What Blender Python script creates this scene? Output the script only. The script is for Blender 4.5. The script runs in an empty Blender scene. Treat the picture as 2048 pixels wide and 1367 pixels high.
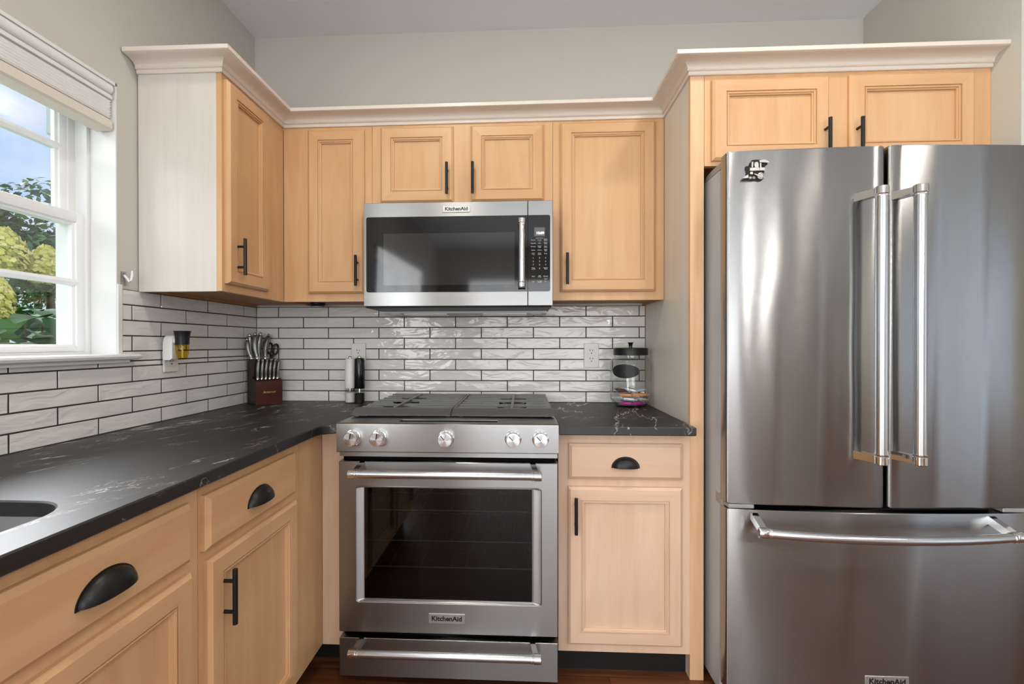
import bpy, bmesh, math, random
from math import pi, sin, cos, radians
from mathutils import Vector, Matrix
random.seed(7)

# ------------------------------------------------------------------ camera, world, sun, daylight, exposure
SC = bpy.context.scene
COL = SC.collection
cd = bpy.data.cameras.new('camera'); CAM = bpy.data.objects.new('camera', cd); COL.objects.link(CAM)
FPX, PCX, PCY = 924.265, 1000.387, 691.22
cd.sensor_width = 36.0; cd.sensor_fit = 'HORIZONTAL'; cd.lens = FPX / 2048 * 36.0
cd.shift_x = (1024 - PCX) / 2048; cd.shift_y = (PCY - 683.5) / 2048
cd.clip_start = 0.02
_ya, _pi, _ro = 0.04684, -0.00409, -0.00106
_f = Vector((-sin(_ya) * cos(_pi), cos(_ya) * cos(_pi), sin(_pi)))
_r = Vector((cos(_ya), sin(_ya), 0)); _u = _r.cross(_f)
_r2 = cos(_ro) * _r + sin(_ro) * _u; _u2 = cos(_ro) * _u - sin(_ro) * _r
CAM.matrix_world = Matrix(((_r2.x, _u2.x, -_f.x, 1.3377), (_r2.y, _u2.y, -_f.y, -2.27214), (_r2.z, _u2.z, -_f.z, 1.20011), (0, 0, 0, 1)))
SC.camera = CAM
SC.view_settings.view_transform = 'Standard'; SC.view_settings.look = 'None'
SC.view_settings.gamma = 1.0; SC.view_settings.exposure = 0.0; SC.view_settings.use_curve_mapping = False

def lin(c):
    return tuple((v / 255 / 12.92 if v / 255 <= .04045 else ((v / 255 + .055) / 1.055) ** 2.4) for v in c)
def rgba(c): return lin(c) + (1.0,)

def make_world():
    w = bpy.data.worlds.new('sky'); SC.world = w; w.use_nodes = True
    nt = w.node_tree; N = nt.nodes; L = nt.links; N.clear()
    out = N.new('ShaderNodeOutputWorld'); bg = N.new('ShaderNodeBackground'); L.new(bg.outputs[0], out.inputs[0])
    tc = N.new('ShaderNodeTexCoord'); sep = N.new('ShaderNodeSeparateXYZ'); L.new(tc.outputs['Generated'], sep.inputs[0])
    ramp = N.new('ShaderNodeValToRGB'); L.new(sep.outputs['Z'], ramp.inputs[0])
    e = ramp.color_ramp.elements; e[0].position = 0.0; e[0].color = rgba((200, 221, 251)); e[1].position = 0.6; e[1].color = rgba((158, 194, 248))
    mp = N.new('ShaderNodeMapping'); L.new(tc.outputs['Generated'], mp.inputs[0]); mp.inputs['Scale'].default_value = (2.2, 2.2, 3.4); mp.inputs['Location'].default_value = (.35, .1, .2)
    no = N.new('ShaderNodeTexNoise'); L.new(mp.outputs[0], no.inputs['Vector']); no.inputs['Scale'].default_value = 1.6; no.inputs['Detail'].default_value = 5; no.inputs['Roughness'].default_value = .5
    cr = N.new('ShaderNodeValToRGB'); L.new(no.outputs['Fac'], cr.inputs[0]); cr.color_ramp.elements[0].position = .49; cr.color_ramp.elements[1].position = .70
    mx = N.new('ShaderNodeMix'); mx.data_type = 'RGBA'; L.new(cr.outputs[0], mx.inputs['Factor']); L.new(ramp.outputs[0], mx.inputs['A']); mx.inputs['B'].default_value = (.96, .98, 1, 1)
    L.new(mx.outputs['Result'], bg.inputs[0]); bg.inputs[1].default_value = 1.08
make_world()

def lamp(name, kind, energy, loc, target=None, color=(1, 1, 1), parent=None, **kw):
    d = bpy.data.lights.new(name, kind); d.energy = energy; d.color = color
    for k, v in kw.items(): setattr(d, k, v)
    o = bpy.data.objects.new(name, d); COL.objects.link(o); o.location = loc
    if target is not None:
        o.rotation_euler = (Vector(target) - Vector(loc)).to_track_quat('-Z', 'Y').to_euler()
    if parent: o.parent = parent
    return o
lamp('sun', 'SUN', 1.15, (-3, -4.4, 4.2), (0.3, -0.72, 1.5), (1, .98, .95), angle=radians(34))
# daylight through the glazed doors further down the left wall (behind the camera)
lamp('patio_daylight', 'AREA', 60, (0.02, -3.55, 1.1), (3, -3.4, 1.0), (.96, .98, 1), shape='RECTANGLE', size=1.5, size_y=2.0)
lamp('counter_glare_sun', 'SUN', 11.5, (-2.8, 0.25, 3.0), (0.5, -1.5, 0.95), (.97, .98, 1), angle=radians(46))  # second sun, added to put window glare on the counter
lamp('rear_fill', 'AREA', 64, (1.7, -5.93, 1.25), (1.7, 0, 1.2), (.97, .985, 1), shape='RECTANGLE', size=2.4, size_y=1.9)  # fill lamp added at the rear wall, out of view
lamp('side_fill', 'AREA', 3, (5.14, -3.2, 1.3), (1.5, -2.2, 1.3), (.97, .985, 1), shape='RECTANGLE', size=1.9, size_y=1.8)  # fill lamp added at the far right wall, out of view
CAN_W = 6.5
ADDED_PENDANTS = [(2.72, -3.4), (3.04, -3.4)]; PEND_W = 20.0
CANS = [(0.95, -1.28), (2.2, -1.28), (0.62, -3.1), (2.1, -3.1), (3.9, -2.2), (3.9, -4.0)]

# ------------------------------------------------------------------ materials
def newmat(name):
    m = bpy.data.materials.new(name); m.use_nodes = True
    nt = m.node_tree; return m, nt.nodes, nt.links, nt.nodes['Principled BSDF']
def pmat(name, col, rough=.5, metal=0., var=.06, scale=18., bump=0., bscale=60., coat=0., spec=.5, stretch=(1, 1, 1), trans=0., ior=1.45, aniso=0., emit=None):
    m, N, L, b = newmat(name)
    tc = N.new('ShaderNodeTexCoord'); mp = N.new('ShaderNodeMapping'); L.new(tc.outputs['Object'], mp.inputs[0]); mp.inputs['Scale'].default_value = stretch
    no = N.new('ShaderNodeTexNoise'); L.new(mp.outputs[0], no.inputs['Vector']); no.inputs['Scale'].default_value = scale; no.inputs['Detail'].default_value = 4
    mx = N.new('ShaderNodeMix'); mx.data_type = 'RGBA'; L.new(no.outputs['Fac'], mx.inputs['Factor'])
    c = lin(col); mx.inputs['A'].default_value = tuple(v * (1 - var) for v in c) + (1,); mx.inputs['B'].default_value = tuple(min(1, v * (1 + var)) for v in c) + (1,)
    L.new(mx.outputs['Result'], b.inputs['Base Color'])
    b.inputs['Roughness'].default_value = rough; b.inputs['Metallic'].default_value = metal; b.inputs['Coat Weight'].default_value = coat
    b.inputs['Specular IOR Level'].default_value = spec; b.inputs['IOR'].default_value = ior
    if trans: b.inputs['Transmission Weight'].default_value = trans
    if aniso:
        b.inputs['Anisotropic'].default_value = aniso
        t = N.new('ShaderNodeTangent'); t.direction_type = 'RADIAL'; t.axis = 'Z'; L.new(t.outputs[0], b.inputs['Tangent'])
    if bump:
        n2 = N.new('ShaderNodeTexNoise'); L.new(mp.outputs[0], n2.inputs['Vector']); n2.inputs['Scale'].default_value = bscale; n2.inputs['Detail'].default_value = 3
        bp = N.new('ShaderNodeBump'); bp.inputs['Strength'].default_value = bump; bp.inputs['Distance'].default_value = .01; L.new(n2.outputs['Fac'], bp.inputs['Height']); L.new(bp.outputs[0], b.inputs['Normal'])
    if emit:
        b.inputs['Emission Color'].default_value = lin(emit[0]) + (1,); b.inputs['Emission Strength'].default_value = emit[1]
    return m
def wood(name, light, dark, grain='Z', rough=.36, amt=.42, fine=1.0):
    m, N, L, b = newmat(name)
    tc = N.new('ShaderNodeTexCoord'); mp = N.new('ShaderNodeMapping'); L.new(tc.outputs['Object'], mp.inputs[0])
    lo, hi = 1.3, 15.0 * fine
    mp.inputs['Scale'].default_value = {'X': (lo, hi, hi), 'Y': (hi, lo, hi), 'Z': (hi, hi, lo)}[grain]
    n1 = N.new('ShaderNodeTexNoise'); L.new(mp.outputs[0], n1.inputs['Vector']); n1.inputs['Scale'].default_value = 1.0; n1.inputs['Detail'].default_value = 6; n1.inputs['Distortion'].default_value = .6
    n2 = N.new('ShaderNodeTexNoise'); L.new(mp.outputs[0], n2.inputs['Vector']); n2.inputs['Scale'].default_value = 6.0; n2.inputs['Detail'].default_value = 2
    n3 = N.new('ShaderNodeTexNoise'); L.new(tc.outputs['Object'], n3.inputs['Vector']); n3.inputs['Scale'].default_value = 3.0; n3.inputs['Detail'].default_value = 2
    a = N.new('ShaderNodeMath'); a.operation = 'MULTIPLY_ADD'; L.new(n2.outputs['Fac'], a.inputs[0]); a.inputs[1].default_value = .22; L.new(n1.outputs['Fac'], a.inputs[2])
    a2 = N.new('ShaderNodeMath'); a2.operation = 'MULTIPLY_ADD'; L.new(n3.outputs['Fac'], a2.inputs[0]); a2.inputs[1].default_value = .5; L.new(a.outputs[0], a2.inputs[2])
    cr = N.new('ShaderNodeValToRGB'); L.new(a2.outputs[0], cr.inputs[0]); cr.color_ramp.elements[0].position = .62; cr.color_ramp.elements[1].position = 1.2
    cr.color_ramp.elements[0].color = rgba(light)
    d = lin(dark); l = lin(light); cr.color_ramp.elements[1].position = 1.0; cr.color_ramp.elements[1].color = tuple(l[i] * (1 - amt) + d[i] * amt for i in range(3)) + (1,)
    L.new(cr.outputs[0], b.inputs['Base Color']); b.inputs['Roughness'].default_value = rough; b.inputs['Specular IOR Level'].default_value = .4
    return m
WL, WD = (214, 174, 131), (186, 134, 84)
M = {}
M['maple_z'] = wood('maple_vertical', WL, WD, 'Z'); M['maple_x'] = wood('maple_along_x', WL, WD, 'X'); M['maple_y'] = wood('maple_along_y', WL, WD, 'Y')
M['base_z'] = wood('daylit_maple_vertical', (222, 192, 166), (196, 156, 124), 'Z'); M['base_x'] = wood('daylit_maple_along_x', (222, 192, 166), (196, 156, 124), 'X')  # same maple, with the cooler daylight low down put into its colour
M['pale_z'] = wood('pale_veneer', (216, 210, 202), (200, 190, 178), 'Z', .40, .4, 1.6)
M['pale_in'] = wood('whitewashed_veneer', (220, 213, 200), (202, 192, 176), 'Z', .42, .45, 1.6)
M['crown'] = wood('pickled_moulding', (226, 217, 207), (208, 195, 181), 'X', .34, .4)
M['cab_under'] = wood('raw_cabinet_bottom', (176, 128, 84), (140, 98, 60), 'X', .6)
M['wall'] = pmat('greige_wall_paint', (198, 195, 186), .7, var=.015, scale=4, bump=.04, bscale=220)
M['ceil'] = pmat('ceiling_paint', (236, 241, 247), .8, var=.01, scale=4, bump=.03, bscale=200)
M['white'] = pmat('white_semigloss', (229, 229, 227), .32, var=.012, scale=6)
M['vinyl'] = pmat('white_vinyl', (240, 242, 243), .35, var=.01, scale=6)
M['grout'] = pmat('charcoal_grout', (52, 48, 45), .85, var=.1, scale=80)
M['black'] = pmat('matte_black_metal', (20, 20, 21), .38, var=.1, scale=30, spec=.45)
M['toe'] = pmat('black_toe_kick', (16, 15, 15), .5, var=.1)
M['gap'] = pmat('dark_gap', (8, 8, 8), .7, var=.1, spec=.08)
M['iron'] = pmat('cast_iron', (78, 77, 74), .36, var=.2, scale=90, bump=.2, bscale=400, spec=1., ior=1.7)
M['enamel'] = pmat('black_enamel', (14, 14, 14), .16, var=.1)
M['alum'] = pmat('burner_aluminium', (205, 203, 198), .35, 1., var=.1, scale=60)
M['chrome'] = pmat('chrome', (225, 225, 224), .08, 1., var=.02)
M['casegrey'] = pmat('fridge_case_grey', (176, 178, 180), .38, .25, var=.03, scale=200, bump=.05, bscale=500)
M['hinge'] = pmat('hinge_grey', (150, 150, 148), .4, .2, var=.03)
M['badge'] = pmat('badge_satin', (196, 194, 190), .35, .8, var=.03)
M['letter'] = pmat('black_lettering', (22, 22, 23), .45, var=.05)
M['outlet'] = pmat('ivory_plastic', (224, 222, 214), .38, var=.02)
M['slot'] = pmat('outlet_slot', (25, 22, 20), .6, var=.05)
M['red'] = pmat('red_medallion', (120, 22, 34), .3, var=.1)
M['pewter'] = pmat('pewter', (196, 194, 188), .3, .9, var=.15, scale=150)
M['pewter_dark'] = pmat('blackened_pewter', (34, 32, 30), .45, .5, var=.2, scale=150)
def steel(name, col, rough, aniso=.75, wave=0., fine=.35):
    m, N, L, b = newmat(name)
    tc = N.new('ShaderNodeTexCoord'); mp = N.new('ShaderNodeMapping'); L.new(tc.outputs['Object'], mp.inputs[0]); mp.inputs['Scale'].default_value = (3, 3, 900)
    no = N.new('ShaderNodeTexNoise'); L.new(mp.outputs[0], no.inputs['Vector']); no.inputs['Scale'].default_value = 1.; no.inputs['Detail'].default_value = 3
    mr = N.new('ShaderNodeMapRange'); L.new(no.outputs['Fac'], mr.inputs[0]); mr.inputs['To Min'].default_value = rough * (1 - fine); mr.inputs['To Max'].default_value = rough * (1 + fine)
    L.new(mr.outputs[0], b.inputs['Roughness'])
    mx = N.new('ShaderNodeMix'); mx.data_type = 'RGBA'; L.new(no.outputs['Fac'], mx.inputs['Factor']); c = lin(col)
    mx.inputs['A'].default_value = tuple(v * .975 for v in c) + (1,); mx.inputs['B'].default_value = tuple(min(1, v * 1.025) for v in c) + (1,); L.new(mx.outputs['Result'], b.inputs['Base Color'])
    b.inputs['Metallic'].default_value = 1.; b.inputs['Anisotropic'].default_value = aniso; b.inputs['Anisotropic Rotation'].default_value = .25
    t = N.new('ShaderNodeTangent'); t.direction_type = 'RADIAL'; t.axis = 'Z'; L.new(t.outputs[0], b.inputs['Tangent'])
    if wave:
        m2 = N.new('ShaderNodeMapping'); L.new(tc.outputs['Object'], m2.inputs[0]); m2.inputs['Scale'].default_value = (2.2, 2.2, 1.6)
        n2 = N.new('ShaderNodeTexNoise'); L.new(m2.outputs[0], n2.inputs['Vector']); n2.inputs['Scale'].default_value = 1.; n2.inputs['Detail'].default_value = 1
        bp = N.new('ShaderNodeBump'); bp.inputs['Strength'].default_value = 1.; bp.inputs['Distance'].default_value = wave; L.new(n2.outputs['Fac'], bp.inputs['Height']); L.new(bp.outputs[0], b.inputs['Normal'])
    return m
M['steel'] = steel('brushed_steel', (151, 151, 150), .29, .88, wave=.006, fine=.12)
M['fridge'] = steel('brushed_steel_door', (160, 160, 159), .25, .98, wave=.014, fine=.10)
M['bar'] = pmat('satin_steel_bar', (204, 207, 210), .24, 1., var=.04, scale=40, stretch=(1, 1, 1))
M['pan'] = pmat('sink_steel', (186, 187, 188), .5, 1., var=.05)
def glassmat(name, col=(1, 1, 1), rough=0., ior=1.45):
    m, N, L, b = newmat(name)
    no = N.new('ShaderNodeTexNoise'); no.inputs['Scale'].default_value = 3.
    mr = N.new('ShaderNodeMapRange'); L.new(no.outputs['Fac'], mr.inputs[0]); mr.inputs['To Min'].default_value = rough; mr.inputs['To Max'].default_value = rough + .01; L.new(mr.outputs[0], b.inputs['Roughness'])
    b.inputs['Base Color'].default_value = tuple(col) + (1,); b.inputs['Transmission Weight'].default_value = 1.; b.inputs['IOR'].default_value = ior
    return m
def thinglass(name, tint, refl=1., ior=1.45):
    m, N, L, b = newmat(name); N.remove(b); out = N['Material Output']
    tr = N.new('ShaderNodeBsdfTransparent'); gl = N.new('ShaderNodeBsdfGlossy'); gl.inputs['Roughness'].default_value = .03
    no = N.new('ShaderNodeTexNoise'); no.inputs['Scale'].default_value = 6.; cr = N.new('ShaderNodeValToRGB'); L.new(no.outputs['Fac'], cr.inputs[0])
    cr.color_ramp.elements[0].color = tuple(tint) + (1,); cr.color_ramp.elements[1].color = tuple(min(1, t * 1.02) for t in tint) + (1,); L.new(cr.outputs[0], tr.inputs[0])
    lw = N.new('ShaderNodeFresnel'); lw.inputs[0].default_value = ior; mu = N.new('ShaderNodeMath'); mu.operation = 'MULTIPLY'; L.new(lw.outputs[0], mu.inputs[0]); mu.inputs[1].default_value = refl; mu.use_clamp = True
    ge = N.new('ShaderNodeNewGeometry'); iv = N.new('ShaderNodeMath'); iv.operation = 'SUBTRACT'; iv.inputs[0].default_value = 1.; L.new(ge.outputs['Backfacing'], iv.inputs[1]); m3 = N.new('ShaderNodeMath'); m3.operation = 'MULTIPLY'; L.new(mu.outputs[0], m3.inputs[0]); L.new(iv.outputs[0], m3.inputs[1]); mu = m3
    mx = N.new('ShaderNodeMixShader'); L.new(mu.outputs[0], mx.inputs[0]); L.new(tr.outputs[0], mx.inputs[1]); L.new(gl.outputs[0], mx.inputs[2]); L.new(mx.outputs[0], out.inputs[0])
    return m
M['jarglass'] = thinglass('clear_jar_glass', (.965, .972, .968), 1.8)
M['clear'] = thinglass('clear_plastic', (.93, .93, .93))
M['oil'] = thinglass('amber_oil', (.93, .76, .22), 1.2)
def paneglass():
    m, N, L, b = newmat('window_glass')
    N.remove(b); out = N['Material Output']
    tr = N.new('ShaderNodeBsdfTransparent'); gl = N.new('ShaderNodeBsdfGlossy'); gl.inputs['Roughness'].default_value = .02
    no = N.new('ShaderNodeTexNoise'); no.inputs['Scale'].default_value = 2.
    mr = N.new('ShaderNodeMapRange'); L.new(no.outputs['Fac'], mr.inputs[0]); mr.inputs['To Min'].default_value = .05; mr.inputs['To Max'].default_value = .08
    mx = N.new('ShaderNodeMixShader'); L.new(mr.outputs[0], mx.inputs[0]); L.new(tr.outputs[0], mx.inputs[1]); L.new(gl.outputs[0], mx.inputs[2]); L.new(mx.outputs[0], out.inputs[0])
    return m
M['pane'] = paneglass()
def tilemat():
    m, N, L, b = newmat('glossy_white_tile')
    tc = N.new('ShaderNodeTexCoord')
    no = N.new('ShaderNodeTexNoise'); L.new(tc.outputs['Object'], no.inputs['Vector']); no.inputs['Scale'].default_value = 9; no.inputs['Detail'].default_value = 3
    mx = N.new('ShaderNodeMix'); mx.data_type = 'RGBA'; L.new(no.outputs['Fac'], mx.inputs['Factor']); mx.inputs['A'].default_value = rgba((216, 213, 207)); mx.inputs['B'].default_value = rgba((228, 226, 221))
    L.new(mx.outputs['Result'], b.inputs['Base Color']); b.inputs['Roughness'].default_value = .08
    mp = N.new('ShaderNodeMapping'); L.new(tc.outputs['Object'], mp.inputs[0]); mp.inputs['Scale'].default_value = (9, 9, 26)
    n2 = N.new('ShaderNodeTexNoise'); L.new(mp.outputs[0], n2.inputs['Vector']); n2.inputs['Scale'].default_value = 1.; n2.inputs['Detail'].default_value = 2; n2.inputs['Distortion'].default_value = .8
    bp = N.new('ShaderNodeBump'); bp.inputs['Strength'].default_value = .62; bp.inputs['Distance'].default_value = .009; L.new(n2.outputs['Fac'], bp.inputs['Height']); L.new(bp.outputs[0], b.inputs['Normal'])
    return m
M['tile'] = tilemat()
def stonemat():
    m, N, L, b = newmat('black_veined_stone')
    tc = N.new('ShaderNodeTexCoord')
    def veins(rot, scl, loc, width, detail=7):
        m0 = N.new('ShaderNodeMapping'); L.new(tc.outputs['Object'], m0.inputs[0]); m0.inputs['Rotation'].default_value = (0, 0, radians(rot)); mp = N.new('ShaderNodeMapping'); L.new(m0.outputs[0], mp.inputs[0]); mp.inputs['Scale'].default_value = scl; mp.inputs['Location'].default_value = loc
        n = N.new('ShaderNodeTexNoise'); L.new(mp.outputs[0], n.inputs['Vector']); n.inputs['Scale'].default_value = 1.; n.inputs['Detail'].default_value = detail; n.inputs['Roughness'].default_value = .58; n.inputs['Distortion'].default_value = .25
        s_ = N.new('ShaderNodeMath'); s_.operation = 'SUBTRACT'; L.new(n.outputs['Fac'], s_.inputs[0]); s_.inputs[1].default_value = .5
        ab = N.new('ShaderNodeMath'); ab.operation = 'ABSOLUTE'; L.new(s_.outputs[0], ab.inputs[0])
        mr = N.new('ShaderNodeMapRange'); L.new(ab.outputs[0], mr.inputs[0]); mr.inputs['From Min'].default_value = 0; mr.inputs['From Max'].default_value = width; mr.inputs['To Min'].default_value = 1; mr.inputs['To Max'].default_value = 0
        return mr
    v1 = veins(VEIN, (.9, 3.4, 2.4), (.3, .2, 0), .0050); v2 = veins(VEIN + 8, (2.0, 6.5, 3.), (1.7, .9, 0), .0046, 8)
    n2 = N.new('ShaderNodeTexNoise'); L.new(tc.outputs['Object'], n2.inputs['Vector']); n2.inputs['Scale'].default_value = 9; n2.inputs['Detail'].default_value = 5
    c2 = N.new('ShaderNodeMapRange'); L.new(n2.outputs['Fac'], c2.inputs[0]); c2.inputs['From Min'].default_value = .42; c2.inputs['From Max'].default_value = .66
    mu = N.new('ShaderNodeMath'); mu.operation = 'MULTIPLY'; L.new(v2.outputs[0], mu.inputs[0]); L.new(c2.outputs[0], mu.inputs[1])
    m1 = N.new('ShaderNodeMath'); m1.operation = 'MULTIPLY'; L.new(v1.outputs[0], m1.inputs[0]); c3 = N.new('ShaderNodeMapRange'); L.new(n2.outputs['Fac'], c3.inputs[0]); c3.inputs['From Min'].default_value = .38; c3.inputs['From Max'].default_value = .55; L.new(c3.outputs[0], m1.inputs[1])
    mxx = N.new('ShaderNodeMath'); mxx.operation = 'MAXIMUM'; L.new(mu.outputs[0], mxx.inputs[0]); L.new(m1.outputs[0], mxx.inputs[1])
    mx = N.new('ShaderNodeMix'); mx.data_type = 'RGBA'; L.new(mxx.outputs[0], mx.inputs['Factor']); mx.inputs['A'].default_value = rgba((16, 16, 17)); mx.inputs['B'].default_value = rgba((204, 200, 192))
    L.new(mx.outputs['Result'], b.inputs['Base Color']); b.inputs['Roughness'].default_value = .47; b.inputs['IOR'].default_value = 1.66
    return m
VEIN = -74
M['stone'] = stonemat()
def floormat():
    m, N, L, b = newmat('red_brown_planks')
    tc = N.new('ShaderNodeTexCoord')
    br = N.new('ShaderNodeTexBrick'); L.new(tc.outputs['Object'], br.inputs['Vector']); br.inputs['Scale'].default_value = 1.; br.inputs['Brick Width'].default_value = 1.1; br.inputs['Row Height'].default_value = .085; br.inputs['Mortar Size'].default_value = .0012
    br.inputs['Color1'].default_value = rgba((130, 80, 50)); br.inputs['Color2'].default_value = rgba((104, 60, 36)); br.inputs['Mortar'].default_value = rgba((50, 25, 14))
    mp = N.new('ShaderNodeMapping'); L.new(tc.outputs['Object'], mp.inputs[0]); mp.inputs['Scale'].default_value = (2.5, 34, 10)
    n1 = N.new('ShaderNodeTexNoise'); L.new(mp.outputs[0], n1.inputs['Vector']); n1.inputs['Scale'].default_value = 1.; n1.inputs['Detail'].default_value = 6; n1.inputs['Distortion'].default_value = .7
    cr = N.new('ShaderNodeValToRGB'); L.new(n1.outputs['Fac'], cr.inputs[0]); cr.color_ramp.elements[0].position = .3; cr.color_ramp.elements[0].color = (.45, .4, .38, 1); cr.color_ramp.elements[1].position = .7; cr.color_ramp.elements[1].color = (1, 1, 1, 1)
    mx = N.new('ShaderNodeMix'); mx.data_type = 'RGBA'; mx.blend_type = 'MULTIPLY'; mx.inputs['Factor'].default_value = 1.; L.new(br.outputs['Color'], mx.inputs['A']); L.new(cr.outputs[0], mx.inputs['B'])
    L.new(mx.outputs['Result'], b.inputs['Base Color']); b.inputs['Roughness'].default_value = .32
    return m
M['floor'] = floormat()

# ------------------------------------------------------------------ mesh building
class MB:
    def __init__(s): s.bm = bmesh.new()
    def _mi(s, faces, mi):
        for f in faces: f.material_index = mi
    def box(s, x0, x1, y0, y1, z0, z1, bev=0., seg=2, mi=0, mat=None):
        r = bmesh.ops.create_cube(s.bm, size=1.0); vs = r['verts']
        for v in vs:
            v.co = Vector((x0 + (x1 - x0) * (v.co.x + .5), y0 + (y1 - y0) * (v.co.y + .5), z0 + (z1 - z0) * (v.co.z + .5)))
        fs = set(f for v in vs for f in v.link_faces)
        if bev:
            es = list(set(e for v in vs for e in v.link_edges))
            rr = bmesh.ops.bevel(s.bm, geom=es, offset=bev, segments=seg, profile=.5, affect='EDGES')
            fs = set(f for f in rr['faces']) | set(f for v in rr['verts'] for f in v.link_faces); vs = list(set(v for f in fs for v in f.verts))
        s._mi(fs, mi)
        if mat is not None:
            for v in vs: v.co = mat @ v.co
        return vs
    def quad(s, pts, mi=0):
        f = s.bm.faces.new([s.bm.verts.new(p) for p in pts]); f.material_index = mi; return f
    def loft(s, rings, close=True, cap=True, mi=0):
        R = [[s.bm.verts.new(p) for p in ring] for ring in rings]; n = len(R[0]); fs = []
        for a, b in zip(R, R[1:]):
            for i in range(n if close else n - 1):
                j = (i + 1) % n
                fs.append(s.bm.faces.new((a[i], a[j], b[j], b[i])))
        if cap:
            fs.append(s.bm.faces.new(list(reversed(R[0])))); fs.append(s.bm.faces.new(R[-1]))
        s._mi(fs, mi); return R
    def lathe(s, prof, mat=None, seg=32, mi=0, cap=True):
        mat = mat or Matrix()
        rings = [[mat @ Vector((r * cos(2 * pi * i / seg), r * sin(2 * pi * i / seg), h)) for i in range(seg)] for r, h in prof]
        return s.loft(rings, True, cap, mi)
    def cyl(s, p0, p1, r, seg=20, r1=None, mi=0):
        p0, p1 = Vector(p0), Vector(p1); d = p1 - p0
        m = Matrix.Translation(p0) @ d.to_track_quat('Z', 'Y').to_matrix().to_4x4()
        s.lathe([(r, 0), (r if r1 is None else r1, d.length)], m, seg, mi)
    def tube(s, pts, r, seg=12, mi=0, flat=1.):
        pts = [Vector(p) for p in pts]; rings = []
        rs = r if isinstance(r, (list, tuple)) else [r] * len(pts)
        ref = None
        for i, p in enumerate(pts):
            t = (pts[min(i + 1, len(pts) - 1)] - pts[max(i - 1, 0)]).normalized()
            if ref is None:
                ref = Vector((0, 0, 1)) if abs(t.z) < .9 else Vector((0, 1, 0))
            a = t.cross(ref).normalized(); b = a.cross(t).normalized(); ref = b
            rings.append([p + rs[i] * (a * cos(2 * pi * k / seg) * flat + b * sin(2 * pi * k / seg)) for k in range(seg)])
        s.loft(rings, True, True, mi)
    def prism(s, poly, fn, d0, d1, mi=0):
        s.loft([[Vector(fn(u, v, d0)) for u, v in poly], [Vector(fn(u, v, d1)) for u, v in poly]], True, True, mi)
    def rings(s, u0, u1, v0, v1, prof, fn, ms=(0, 1), panel_mi=0):
        R = []
        for ins, d in prof:
            R.append([s.bm.verts.new(fn(u, v, d)) for u, v in ((u0 + ins, v0 + ins), (u1 - ins, v0 + ins), (u1 - ins, v1 - ins), (u0 + ins, v1 - ins))])
        for a, b in zip(R, R[1:]):
            for i in range(4):
                j = (i + 1) % 4; f = s.bm.faces.new((a[i], a[j], b[j], b[i])); f.material_index = ms[1] if i in (0, 2) else ms[0]
        f = s.bm.faces.new(R[-1]); f.material_index = panel_mi
        f = s.bm.faces.new(list(reversed(R[0]))); f.material_index = panel_mi
    def ellipsoid(s, c, rx, ry, rz, seg=16, mi=0):
        r = bmesh.ops.create_uvsphere(s.bm, u_segments=seg, v_segments=max(6, seg // 2), radius=1.)
        for v in r['verts']: v.co = Vector((c[0] + rx * v.co.x, c[1] + ry * v.co.y, c[2] + rz * v.co.z))
        s._mi(set(f for v in r['verts'] for f in v.link_faces), mi)
    def build(s, name, mats, parent=None, smooth=None, raw=False, fixn=True):
        if fixn: bmesh.ops.recalc_face_normals(s.bm, faces=s.bm.faces[:])
        me = bpy.data.meshes.new(name); s.bm.to_mesh(me); s.bm.free()
        for m in (mats if isinstance(mats, (list, tuple)) else [mats]): me.materials.append(m)
        if smooth:
            for p in me.polygons: p.use_smooth = True
            me.set_sharp_from_angle(angle=radians(smooth))
        o = bpy.data.objects.new(name, me); COL.objects.link(o)
        if parent is not None:
            if not raw:
                me.transform(Matrix.Translation(-base_of(parent)))
            o.parent = parent
        return o
def base_of(o):
    v = Vector()
    while o is not None: v += Vector(o.location); o = o.parent
    return v
def tag(o, label, cat, group=None, kind=None):
    if label: o['label'] = label
    if cat: o['category'] = cat
    if group: o['group'] = group
    if kind: o['kind'] = kind
    return o
def thing(name, label, cat, loc=(0, 0, 0), group=None):
    o = bpy.data.objects.new(name, None); COL.objects.link(o); o.location = loc; o.empty_display_size = .05
    return tag(o, label, cat, group)
def struct(mb, name, mats, smooth=None, label=None):
    o = mb.build(name, mats, None, smooth); o['kind'] = 'structure'
    if label: o['label'] = label
    return o
def text_part(name, items, mat, parent, depth=.0004, bold=0.):
    """items: (string, size, matrix) - lettering in the local XY plane, centred; joined into one mesh"""
    bm = bmesh.new()
    for s, size, mtx in items:
        cu = bpy.data.curves.new('lettering', 'FONT'); cu.body = s; cu.size = size; cu.align_x = 'CENTER'; cu.align_y = 'CENTER'; cu.extrude = depth; cu.offset = bold * size; cu.resolution_u = 3
        ob = bpy.data.objects.new('lettering', cu); COL.objects.link(ob)
        bpy.context.view_layer.update()
        me = bpy.data.meshes.new_from_object(ob.evaluated_get(bpy.context.evaluated_depsgraph_get()))
        me.transform(mtx); bm.from_mesh(me)
        bpy.data.objects.remove(ob); bpy.data.curves.remove(cu); bpy.data.meshes.remove(me)
    b = MB(); b.bm.free(); b.bm = bm
    return b.build(name, mat, parent, fixn=False)
FACE_Y = Matrix.Rotation(pi / 2, 4, 'X')                     # lettering that faces -Y
def at(x, y, z, rot=FACE_Y, sx=1.): return Matrix.Translation((x, y, z)) @ rot @ Matrix.Diagonal((sx, 1, 1, 1))
def facing_y(y0): return lambda u, v, d: (u, y0 - d, v)        # u = X, depth towards -Y
def facing_x(x0): return lambda u, v, d: (x0 + d, u, v)        # u = Y, depth towards +X

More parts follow.
